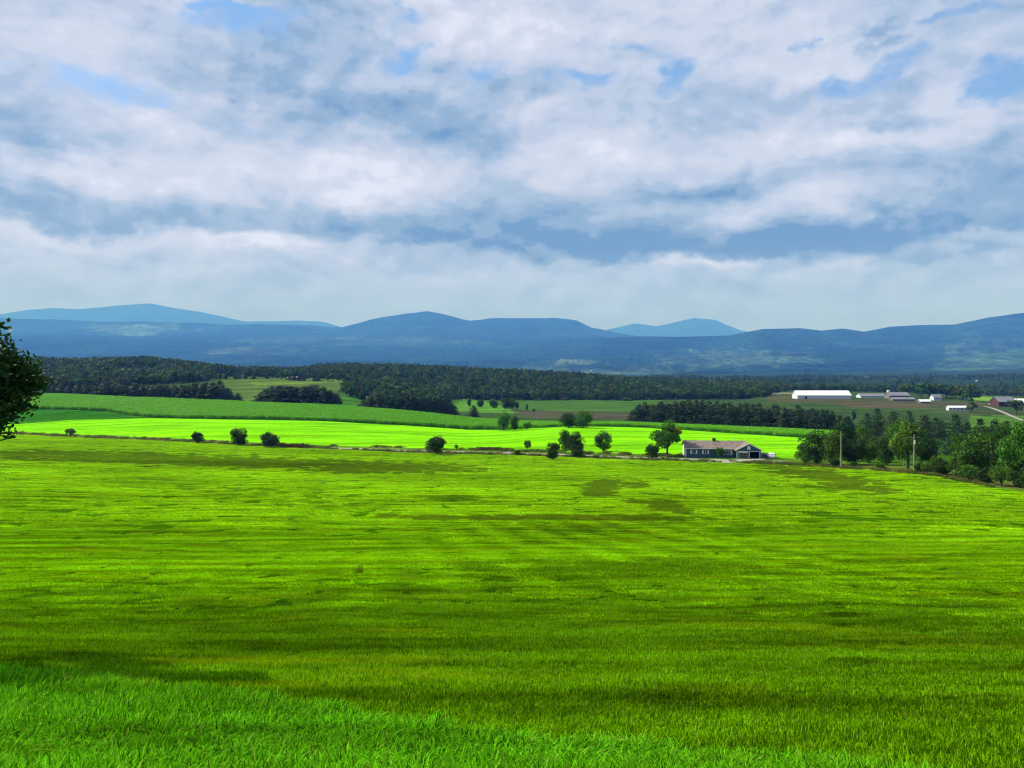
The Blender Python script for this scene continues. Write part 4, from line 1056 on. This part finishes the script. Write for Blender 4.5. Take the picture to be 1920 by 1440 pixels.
wd1 = variant_collection('weeds', [weed_mesh(500 + s, 220, .8, 'weed') for s in range(3)] + [weed_mesh(505, 220, .7, 'leaf_mid')])
def weed_scatter(Pts, coll, lab, s0, s1):
    n = len(Pts); s = RNG.uniform(s0, s1, n)
    scatter('roadside_weeds', coll, Pts, np.stack([np.zeros(n), np.zeros(n), RNG.uniform(0, 6.28, n)], -1), np.stack([s, s, s], -1), lab, 'weeds')
weed_scatter(strip_points(-50, 1400, 0, 5.5, 900, -.25, 3), wd1, 'low brownish weeds along the near side of the gravel road', .35, .9)
weed_scatter(strip_points(-50, 620, 4, 16, 260, -.1, 4), wd1, 'brownish weeds hiding the road at the far left', .5, 1.1)
weed_scatter(strip_points(620, 1280, 14, 23, 500, -.05, 5), wd1, 'tall dry weeds on the far side of the gravel road', .4, 1.1)
weed_scatter(strip_points(1400, 1860, -1, 5, 520, -.3, 6), wd1, 'pale dry weeds along the right edge of the field', .4, .9)
wd2 = variant_collection('weeds', [weed_mesh(520 + s, 260, 1.1, 'leaf_red') for s in range(2)])
weed_scatter(strip_points(515, 572, 1, 6, 26, -2, 7), wd2, 'dark reddish scrub trailing right from the fourth roadside bush', .8, 1.6)
weed_scatter(strip_points(895, 960, 17, 23, 40, -2, 8), wd2, 'reddish brown dock weeds beyond the road in mid picture', .6, 1.1)
# tuft standing alone in the field
x, d = at_ground(672, 1075, 20)
o = link_mesh('grass_tuft', blade_patch('grass_tuft', .45, 130, .25, .6, .02, 'uncut_blade', .5, 9)); o.location = (x, d, gz(x, d)); tag(o, 'dark tuft of coarse grass standing alone in the mown field', 'grass tuft')

# ------------------------------------------------------------------ building materials
plain('blue_siding', (0.055, 0.115, 0.16), 0.8, 1.2, .15)
plain('white_paint', (0.78, 0.78, 0.76), 0.6, 1.0, .08)
plain('brown_shingle', (0.215, 0.165, 0.145), 0.9, 1.1, .5, bump=.5)
plain('dark_opening', (0.012, 0.012, 0.014), 0.9)
plain('window_glass', (0.03, 0.04, 0.05), 0.12, spec=.6)
plain('brick', (0.07, 0.05, 0.045), 0.9)
plain('concrete', (0.38, 0.37, 0.35), 0.9)
plain('firewood', (0.30, 0.22, 0.15), 0.9, 4.0, .5)
plain('firewood_end', (0.55, 0.48, 0.38), 0.9, 4.0, .3)
plain('grey_board', (0.15, 0.16, 0.16), 0.85, 2.0, .3)
plain('dark_roof', (0.06, 0.075, 0.065), 0.85)
plain('metal_roof', (0.85, 0.86, 0.86), 0.45, .3, .05)
plain('grey_roof', (0.20, 0.20, 0.23), 0.7, .4, .2)
plain('barn_white', (0.50, 0.54, 0.60), 0.7, .4, .06)
plain('barn_red', (0.07, 0.03, 0.028), 0.85, .6, .25)
plain('barn_grey', (0.14, 0.14, 0.15), 0.85, .6, .25)
plain('car_paint', (0.75, 0.75, 0.73), 0.35, spec=.5, namt=.03)
plain('tyre', (0.02, 0.02, 0.02), 0.9)
plain('steel', (0.5, 0.5, 0.5), 0.4, metal=.8)
plain('lamp_red', (0.35, 0.02, 0.015), 0.35)
plain('pole_wood', (0.30, 0.26, 0.20), 0.9, 2.0, .3)
plain('ceramic', (0.6, 0.6, 0.6), 0.4)
plain('tan_wall', (0.35, 0.28, 0.2), 0.8)

# ------------------------------------------------------------------ the blue house
HD = 229.0
hp = pos(1286, HD); FL = z_of(859.5, HD)
house = empty('ranch_house', (hp.x, HD, FL), R(-7)); tag(house, 'long low blue house with brown roof, white shutters and a double garage', 'house')
ML = 14.6; GW = 7.0; DP = 8.6; EV = 3.1; RH = 1.8       # main length, garage width, depth, eave, ridge rise
m = MB(); m.box(0, ML, 0, DP, -1.2, EV)
for k in range(11):                                                        # lap siding courses
    m.box(-.02, ML - .02, -.035, 0.0, .12 + k * .268, .12 + k * .268 + .18)
m.build('wall', MAT['blue_siding'], house)
m = MB(); m.prism([(-0.012 - .03, EV), (0, EV), (DP, EV), (DP, EV - 2.9), (-.03, EV - 2.9)], 'x', -.06, -.005)
m.prism([(0, EV + .001), (DP, EV + .001), (DP / 2, EV + RH - .05)], 'x', -.06, .2)
e = m.build('end_wall', MAT['white_paint'], house); e['label'] = 'white left end wall'
def slab(mb, x0, x1, ya, za, yb_, zb_, th=.14):
    mb.prism([(ya, za), (yb_, zb_), (yb_, zb_ + th), (ya, za + th)], 'x', x0, x1)
m = MB(); slab(m, -.45, ML + GW * .5, -.55, EV - .1, DP / 2, EV + RH); slab(m, -.45, ML + GW * .5, DP + .55, EV - .1, DP / 2 + .003, EV + RH)
rf = m.build('roof', MAT['brown_shingle'], house)
m = MB(); m.box(8.4, 9.3, DP / 2 - .45, DP / 2 + .45, EV + RH - .3, EV + RH + .75); m.box(8.32, 9.38, DP / 2 - .53, DP / 2 + .53, EV + RH + .75, EV + RH + .85)
m.build('chimney', MAT['brick'], rf)
m = MB(); m.tube((15.1, DP / 2, EV + RH), (15.1, DP / 2, EV + RH + 1.3), .03, .03); m.tube((14.5, DP / 2, EV + RH + 1.2), (15.7, DP / 2, EV + RH + 1.2), .02, .02)
for q in range(5): m.tube((14.6 + q * .25, DP / 2 - .3, EV + RH + 1.22), (14.6 + q * .25, DP / 2 + .3, EV + RH + 1.22), .012, .012)
m.build('antenna', MAT['steel'], rf)
m = MB(); m.box(-.45, ML + .1, -.60, -.555, EV - .12, EV + .05); m.build('gutter', MAT['white_paint'], house)
m = MB(); m.tube((.08, -.12, EV - .15), (.08, -.12, .1), .05, .05); m.tube((.08, -.12, .1), (-1.0, -.7, -.15), .05, .05); m.build('downspout', MAT['white_paint'], house)
m = MB(); m.box(-.05, ML, -.06, -.037, -1.1, .1); m.build('foundation', MAT['concrete'], house)
def window(x0, x1, z0, z1, par, y=-.04, panes=2, shutters=True):
    m = MB(); t_ = .07
    m.box(x0, x1, y - .05, y, z0, z0 + t_).box(x0, x1, y - .05, y, z1 - t_, z1).box(x0, x0 + t_, y - .05, y, z0 + t_, z1 - t_).box(x1 - t_, x1, y - .05, y, z0 + t_, z1 - t_)
    for k in range(1, panes):
        xm = x0 + (x1 - x0) * k / panes; m.box(xm - .03, xm + .03, y - .045, y, z0 + t_, z1 - t_)
    f = m.build('window', MAT['white_paint'], par)
    MB().box(x0 + t_, x1 - t_, y - .02, y - .002, z0 + t_, z1 - t_).build('pane', MAT['window_glass'], f)
    if shutters:
        for a in (x0 - .42, x1 + .04):
            s_ = MB(); s_.box(a, a + .38, y - .04, y, z0 - .02, z1 + .02)
            for k in range(9): s_.box(a + .04, a + .34, y - .055, y - .04, z0 + .05 + k * (z1 - z0) / 9.4, z0 + .12 + k * (z1 - z0) / 9.4)
            s_.build('shutter', MAT['white_paint'], par)
window(1.75, 2.95, 1.45, 2.65, house); window(5.2, 6.4, 1.45, 2.65, house); window(11.0, 13.2, 1.35, 2.65, house, panes=3)
# garage wing with gable to the front
gy0 = -1.9; gx0 = ML; gx1 = ML + GW; gxm = (gx0 + gx1) / 2; GR = 1.72
D1 = (gx0 + .45, gx0 + 3.2); D2 = (gx0 + 3.75, gx0 + 6.5); DH = 2.55
m = MB()
m.box(gx0, gx0 + .2, gy0, DP, -1.2, EV).box(gx1 - .2, gx1, gy0, DP, -1.2, EV).box(gx0 + .2, gx1 - .2, DP - .2, DP, -1.2, EV)
m.box(gx0 + .2, D1[0], gy0, gy0 + .2, -1.2, EV).box(D1[1], D2[0], gy0, gy0 + .2, -1.2, EV).box(D2[1], gx1 - .2, gy0, gy0 + .2, -1.2, EV)
m.box(D1[0], D1[1], gy0, gy0 + .2, DH, EV).box(D2[0], D2[1], gy0, gy0 + .2, DH, EV)
m.prism([(gx0, EV + .001), (gx1, EV + .001), (gxm, EV + GR - .05)], 'y', gy0, gy0 + .2)
gw = m.build('garage_wall', MAT['blue_siding'], house)
m = MB()
for s in (-1, 1):
    xe = gxm + s * (GW / 2 + .5); ze = EV - .28
    m.prism([(xe, ze), (gxm + (0.002 * s), EV + GR), (gxm + (0.002 * s), EV + GR + .14), (xe, ze + .14)], 'y', gy0 - .5, DP + .4)
grf = m.build('garage_roof', MAT['brown_shingle'], house)
m = MB()
for s in (-1, 1):
    xe = gxm + s * (GW / 2 + .52); ze = EV - .30
    m.prism([(xe, ze - .05), (gxm + .002 * s, EV + GR - .04), (gxm + .002 * s, EV + GR + .16), (xe, ze + .15)], 'y', gy0 - .56, gy0 - .503)
m.build('fascia', MAT['white_paint'], grf)
for (a, b) in (D1, D2):
    m = MB(); m.box(a - .12, a, gy0 - .04, gy0 - .003, 0, DH).box(b, b + .12, gy0 - .04, gy0 - .003, 0, DH).box(a - .12, b + .12, gy0 - .042, gy0 - .003, DH, DH + .14)
    m.build('door_frame', MAT['white_paint'], gw)
MB().box(gx0 + .2, gx1 - .2, gy0 + .2, DP - .2, -.05, 0.0).build('garage_floor', MAT['concrete'], gw)
MB().box(gx0 + .21, gx1 - .21, gy0 + 3.6, gy0 + 3.7, 0.001, EV - .01).box(gx0 + 3.4, gx0 + 3.5, gy0 + .21, gy0 + 3.59, .002, EV - .02).box(gx0 + .21, gx1 - .21, gy0 + .25, DP - .25, EV - .01, EV).build('inner_wall', MAT['dark_opening'], gw)
MB().box(gxm - .45, gxm + .45, gy0 - .05, gy0 - .003, EV + .05, EV + 1.15).build('gable_vent', MAT['white_paint'], gw)
MB().box(gx0 - .03, gx0 + .12, gy0 - .06, gy0 - .045, -.05, EV - .1).build('corner_board', MAT['white_paint'], house)
MB().box(gx1 - .10, gx1 + .03, gy0 - .06, gy0 - .045, -.05, EV - .1).build('corner_board', MAT['white_paint'], house)
m = MB(); m.box(D1[0] + .02, D1[1] - .02, gy0 + .04, gy0 + .09, DH - .38, DH - .01).build('garage_door', MAT['white_paint'], gw)
# firewood stacked in the left bay
fw = empty('firewood_stack', house.matrix_basis @ Vector(((D1[0] + D1[1]) / 2, gy0 + .7, 0.0)), R(-7)); tag(fw, 'stack of split firewood filling the left garage bay', 'firewood')
m = MB(); m2 = MB(); rg = random.Random(4)
for r_ in range(10):
    for c in range(13):
        if rg.random() < .12: continue
        x = -1.25 + c * .205 + (r_ % 2) * .1; z = .1 + r_ * .215; rr = rg.uniform(.075, .1); y = rg.uniform(-.12, .1)
        m.tube((x, y, z), (x, y + .45, z), rr, rr, 6); m2.tube((x, y - .012, z), (x, y - .002, z), rr * .9, rr * .9, 6)
m.build('logs', MAT['firewood'], fw); m2.build('log_ends', MAT['firewood_end'], fw)
# low grey lean-to on the right of the garage, a thing of its own
lt = empty('lean_to_shed', house.matrix_basis @ Vector((gx1 + .3, 1.2, -.1)), R(-7)); tag(lt, 'low grey board lean-to with dark flat roof right of the garage', 'shed')
m = MB(); m.box(0, 4.6, 0, .12, -.6, 1.35).box(4.48, 4.6, .12, 2.6, -.6, 1.3).box(0, .12, .12, 2.6, -.6, 1.5)
for k in range(22): m.box(.05 + k * .205, .2 + k * .205, -.03, 0, -.5, 1.33)
m.build('wall', MAT['grey_board'], lt); m = MB(); m.prism([(-.3, 1.36), (2.8, 1.62), (2.8, 1.72), (-.3, 1.46)], 'x', -.1, 4.8); m.build('roof', MAT['dark_roof'], lt)
# gravel drive to the garage
dpx = [(1322, 866.5), (1366, 868.2), (1404, 864.2), (1434, 862.2), (1434, 860.4), (1396, 861.2), (1350, 863.4), (1322, 864)]
vs = []
for (a, b) in ((0, 7), (1, 6), (2, 5), (3, 4)):
    for q in (a, b):
        xx, yy = at_ground(dpx[q][0], dpx[q][1], 150); vs.append((xx, yy))
V_ = []; F_ = []
for k in range(3):
    p0, p1, q0, q1 = map(np.array, (vs[2 * k], vs[2 * k + 1], vs[2 * k + 2], vs[2 * k + 3]))
    n = 12; b0 = len(V_)
    for i in range(n + 1):
        for j in range(n + 1):
            a = p0 + (p1 - p0) * j / n; c = q0 + (q1 - q0) * j / n; v_ = a + (c - a) * i / n; V_.append((v_[0], v_[1], gz(v_[0], v_[1]) + .05))
    for i in range(n):
        for j in range(n): q = b0 + i * (n + 1) + j; F_.append((q, q + n + 1, q + n + 2, q + 1))
tag(link_mesh('farm_drive', np_mesh('farm_drive', V_, F_, [MAT['gravel']], smooth=True)), kind='structure')

# ------------------------------------------------------------------ white car by the garage, seen from behind
cp = house.matrix_basis @ Vector((gx1 + 3.1, -2.4, 0)); cz = z_of(862, cp.y)
car = empty('parked_car', (cp.x, cp.y, cz), R(-12)); tag(car, 'white boxy estate car parked right of the garage, rear towards the camera', 'car')
import bmesh
prof = [(0, .45), (0.02, 1.0), (.12, 1.12), (.38, 1.62), (.7, 1.72), (2.6, 1.74), (3.2, 1.15), (4.5, .98), (4.62, .7), (4.6, .42), (2.3, .32)]
bm = bmesh.new(); rings = []
for (xo, inset) in ((-.92, .12), (-.88, .03), (-.5, 0), (.5, 0), (.88, .03), (.92, .12)):
    rings.append([bm.verts.new((xo * (1 - max(0, zq - 1.05) * .22), yq, zq if zq < 1.2 else zq - inset * .3)) for (yq, zq) in prof])
n = len(prof)
for a, b in zip(rings[:-1], rings[1:]):
    for i in range(n): bm.faces.new((a[i], a[(i + 1) % n], b[(i + 1) % n], b[i]))
bm.faces.new(list(reversed(rings[0]))); bm.faces.new(rings[-1])
bmesh.ops.recalc_face_normals(bm, faces=bm.faces)
me = bpy.data.meshes.new('body'); bm.to_mesh(me); bm.free(); me.materials.append(MAT['car_paint']); link_mesh('body', me, car)
MB().quad((-.68, .17, 1.16), (.68, .17, 1.16), (.6, .335, 1.56), (-.6, .335, 1.56)).box(-.66, .66, .3, .34, 1.2, 1.22).build('rear_window', MAT['window_glass'], car)
for s in (-1, 1):
    MB().quad((s * .925, .6, 1.1), (s * .925, 2.9, 1.1), (s * .83, 2.55, 1.58), (s * .83, .75, 1.58)).build('side_window', MAT['window_glass'], car)
    MB().box(s * .78 - .09, s * .78 + .09, -.03, .03, .78, 1.02).build('tail_lamp', MAT['lamp_red'], car)
    for yw in (.85, 3.6):
        w_ = MB().tube((s * .72, yw, .33), (s * .95, yw, .33), .33, .33, 20).build('wheel', MAT['tyre'], car)
        MB().tube((s * .94, yw, .33), (s * .965, yw, .33), .19, .19, 14).build('rim', MAT['steel'], w_)
MB().box(-.9, .9, -.1, .02, .42, .6).build('bumper', MAT['grey_board'], car)
MB().box(-.2, .2, -.02, .01, .8, .92).build('number_plate', MAT['ceramic'], car)

# ------------------------------------------------------------------ poles, posts and plank
def upole(px, top, base, d, lab, arm=True):
    x = (px - 960) / F * d; zb = gz(x, d); h = z_of(top, d) - zb
    o = empty('utility_pole', (x, d, zb), R(-10)); tag(o, lab, 'utility pole')
    MB().tube((0, 0, -.5), (0, 0, h), .16, .11, 10).build('pole', MAT['pole_wood'], o, smooth=False)
    if arm:
        MB().box(-.9, .9, -.16, -.05, h - .55, h - .43).build('crossarm', MAT['pole_wood'], o)
        for q in (-.8, 0, .8): MB().tube((q, -.1, h - .43 + (.45 if q == 0 else 0)), (q, -.1, h - .25 + (.45 if q == 0 else 0)), .05, .04, 8).build('insulator', MAT['ceramic'], o)
        MB().tube((.05, -.32, h - 1.9), (.05, -.32, h - 1.1), .2, .2, 12).build('transformer', MAT['ceramic'], o)
    return Vector((x, d, zb + h))
t1 = upole(1577, 809, 866, 188, 'weathered utility pole standing against the dark trees right of the car', arm=False)
t2 = upole(1714, 816, 879, 171, 'utility pole with transformer beside the tall bright green tree')
wire = MB()
for (a, b) in ((t1, t2),):
    prev = None
    for k in range(17):
        f = k / 16; p = a.lerp(b, f); p.z -= 1.0 * 4 * f * (1 - f) * .8 + .25
        if prev: wire.tube(prev, p, .025, .025, 4, False)
        prev = p.copy()
tag(wire.build('overhead_wire', MAT['tyre']), 'thin dark wire slung between the two utility poles', 'wire')
plain('rusty_steel', (0.2, 0.15, 0.11), .8)
for px, top, base, lab in ((1561, 855, 869, 'short pale marker post at the field edge left of the first utility pole'), (1694, 862, 880, 'short grey post left of the second utility pole'), (1156, 842, 849, 'small fence post behind the road right of the lone open tree'), (212, 816, 822, 'small post on the verge far left'), (938, 846, 851, 'small post by the gravel road in mid picture')):
    x, d = at_ground(px, base, 120); zb = gz(x, d); h = max(.9, (base - top) / F * d)
    o = empty('fence_post', (x, d, zb)); tag(o, lab, 'post')
    MB().tube((0, 0, -.3), (0, 0, h), .07, .06, 8).build('post', MAT['pole_wood'], o)
    MB().tube((0, 0, h), (0, 0, h + .06), .075, .03, 8).build('post_cap', MAT['ceramic'], o)
x, d = at_ground(1510, 868, 150); o = MB().box(-1.1, 1.1, -.12, .12, 0, .12).build('white_beam', MAT['white_paint']); o.location = (x, d + 1.5, gz(x, d + 1.5) + .55); o.rotation_euler = (0, R(22), R(-15)); tag(o, 'white painted beam lying askew in the weeds at the field edge', 'beam')
x, d = at_ground(952, 851.5, 150)
g_ = np.random.default_rng(8); V_ = []; F_ = []
n = 18
for i in range(n + 1):
    for j in range(n + 1):
        u = -1 + 2 * i / n; v_ = -1 + 2 * j / n; rr = min(1, math.hypot(u, v_)); hh = .8 * (1 - rr ** 1.5) + .1 * float(vnoise(np.array([u * 4]), np.array([v_ * 4]), 2)[0]) * (1 - rr)
        V_.append((u * 2.6, v_ * 1.4, hh - .05))
for i in range(n):
    for j in range(n): q = i * (n + 1) + j; F_.append((q, q + n + 1, q + n + 2, q + 1))
o = link_mesh('gravel_heap', np_mesh('gravel_heap', V_, F_, [MAT['gravel']], smooth=True)); o.location = (x, d, gz(x, d)); tag(o, 'pale heap of gravel on the roadside in mid picture', 'heap')

# ------------------------------------------------------------------ distant farm
def shed(name, px0, px1, base, top_eave, ridge, d, depth, wall, roof, label, cat='barn', rz=0.0, nwin=0, door=False, wmat='dark_opening'):
    if d < 1500: d = at_ground((px0 + px1) / 2, base, 560)[1]
    x0 = (px0 - 960) / F * d; x1 = (px1 - 960) / F * d; Lx = x1 - x0; xm = (x0 + x1) / 2
    zb = z_of(base, d); he = (base - top_eave) / F * d; hr = (base - ridge) / F * d - max(0, -zb) * 0
    o = empty(name, (xm, d, zb), rz); tag(o, label, cat)
    m = MB(); m.box(-Lx / 2, Lx / 2, 0, depth, -3.5, he); m.prism([(0.001, he), (depth - .001, he), (depth / 2, hr - .08)], 'x', -Lx / 2, Lx / 2)
    wl = m.build('wall', MAT[wall], o)
    m = MB(); ov = .5
    m.prism([(-ov, he - ov * (hr - he) / (depth / 2)), (depth / 2, hr), (depth / 2, hr + .15), (-ov, he - ov * (hr - he) / (depth / 2) + .15)], 'x', -Lx / 2 - ov, Lx / 2 + ov)
    m.prism([(depth + ov, he - ov * (hr - he) / (depth / 2)), (depth / 2 + .003, hr), (depth / 2 + .003, hr + .15), (depth + ov, he - ov * (hr - he) / (depth / 2) + .15)], 'x', -Lx / 2 - ov, Lx / 2 + ov)
    m.build('roof', MAT[roof], o)
    for k in range(nwin):
        xx = -Lx / 2 + Lx * (k + .6) / (nwin + .2); MB().box(xx - .5, xx + .5, -.06, -.004, he * .35, he * .75).build('window', MAT[wmat], o)
    if door: MB().box(-Lx * .36, -Lx * .36 + 2.2, -.08, -.004, 0, he * .7).build('door', MAT[wmat], o)
    return o
shed('long_barn', 1495.5, 1596, 748, 741, 733, 850, 18, 'barn_white', 'metal_roof', 'very long white barn with shiny white metal roof in the distant fields', nwin=0, door=True)
b_ = shed('dairy_barn', 1614, 1664, 746, 742.5, 738.5, 950, 13, 'barn_white', 'grey_roof', 'long low barn with grey roof, left one of the distant farmstead', nwin=5)
b_ = shed('hay_barn', 1668, 1706, 748, 741.5, 736, 955, 14, 'barn_grey', 'grey_roof', 'taller grey barn right of the silo in the distant farmstead', nwin=3)
shed('machine_shed', 1674, 1716, 752, 748.5, 745.5, 900, 9, 'barn_grey', 'grey_roof', 'low open grey machine shed in front of the distant farmstead', nwin=4)
xs = (1666 - 960) / F * 930; o = empty('silo', (xs, 930, gz(xs, 930))); tag(o, 'pale round silo between the barns of the distant farmstead', 'silo')
MB().tube((0, 0, -2), (0, 0, 8.6), 2.0, 2.0, 20).build('tower', MAT['barn_white'], o)
m = MB(); m.tube((0, 0, 8.6), (0, 0, 9.4), 2.05, 1.4, 20); m.tube((0, 0, 9.4), (0, 0, 9.8), 1.4, .2, 20); m.build('dome', MAT['steel'], o)
shed('shed', 1726, 1745, 756, 752.5, 749.5, 800, 7, 'barn_grey', 'metal_roof', 'small dark shed with pale roof below the farm trees', 'shed', nwin=2)
shed('farmhouse', 1751, 1766, 751, 745, 740, 880, 9, 'barn_white', 'grey_roof', 'white two-storey farmhouse between the dark farm trees', 'house', nwin=4, wmat='window_glass')
shed('mobile_home', 1779, 1815, 770, 764, 761.2, 680, 4.5, 'barn_white', 'metal_roof', 'long white mobile home with small windows in the right pasture', 'mobile home', nwin=5, wmat='window_glass')
shed('red_barn', 1873, 1905, 763, 753, 744.5, 760, 16, 'barn_red', 'grey_roof', 'old red barn with wide grey roof at the right edge', nwin=2, door=True)
shed('barn_wing', 1893, 1960, 762, 755, 748, 745, 12, 'barn_grey', 'metal_roof', 'grey barn wing with shiny roof at the far right edge', nwin=4)
shed('low_white_shed', 1860, 1873, 760, 757.5, 756, 760, 5, 'barn_white', 'metal_roof', 'low white shed touching the left of the red barn', 'shed')
shed('tan_house', 537, 556, 712.5, 708.5, 706, 1040, 9, 'tan_wall', 'tan_wall', 'tan building at the far edge of the pale field at left', 'building', nwin=2)
for i, (px, base, w_, dd, lab) in enumerate([(1031, 681, 3.5, 6500, 'tiny white house on the blue hillside above the left part of the wood'), (1108, 680, 4, 6500, 'tiny white house on the hillside, right of the other above the wood'), (1388, 699, 3.5, 3500, 'tiny white house in the valley left of the long barn'),
                                    (1627, 709, 9, 3300, 'white farm building far off in the valley, left of two'), (1642, 710, 3, 3250, 'small white building far off in the valley, right of two'), (1401, 716, 1.6, 2300, 'tiny white house among the far trees above the pine block'), (262, 663, 4, 6500, 'tiny white house above the far left wood'), (1832, 731, 1.8, 2300, 'tiny white house in the trees at the foot of the right hill')]):
    x = (px - 960) / F * dd; zg = gz(x, dd); rowg = HOR - zg / dd * F
    shed('distant_house', px - w_ / 2, px + w_ / 2, rowg - .8, rowg - 2.0, rowg - 3.0, dd, 8, 'barn_grey', 'barn_white', lab, 'house', nwin=2)
# farm lane at the right
lane = [(1845, 762), (1858, 765), (1880, 773), (1905, 784), (1935, 795)]
V_ = []; F_ = []
pts = []
for a, b in zip(lane[:-1], lane[1:]):
    for k in range(6): pts.append((a[0] + (b[0] - a[0]) * k / 6, a[1] + (b[1] - a[1]) * k / 6))
cl = [at_ground(p, r_, 420) for p, r_ in pts]
for k, (x, y) in enumerate(cl):
    a = Vector(cl[max(0, k - 1)]); b = Vector(cl[min(len(cl) - 1, k + 1)]); t_ = (b - a).normalized(); n_ = Vector((-t_.y, t_.x)) * 2.2
    for s in (-1, 1):
        q = Vector((x, y)) + n_ * s; V_.append((q.x, q.y, gz(q.x, q.y) + .25))
for k in range(len(cl) - 1): F_.append((2 * k, 2 * k + 1, 2 * k + 3, 2 * k + 2))
tag(link_mesh('farm_lane', np_mesh('farm_lane', V_, F_, [MAT['gravel']])), kind='structure')

# ------------------------------------------------------------------ haze: one even body of air round the whole place
m, t, out = new_mat('haze_air')
pv = t.node('ShaderNodeVolumePrincipled')
pv.inputs['Color'].default_value = (*HAZE_C, 1)
pv.inputs['Absorption Color'].default_value = (1, 1, 1, 1)
pv.inputs['Density'].default_value = HAZE_D
pv.inputs['Anisotropy'].default_value = 0.0
t.l.new(pv.outputs[0], out.inputs['Volume'])
hz_ = MB().box(-120000, 120000, -400, 42000, -200, HAZE_TOP).build('haze', MAT['haze_air'])
tag(hz_, 'thin blue haze filling the valley air', 'haze', kind='stuff')
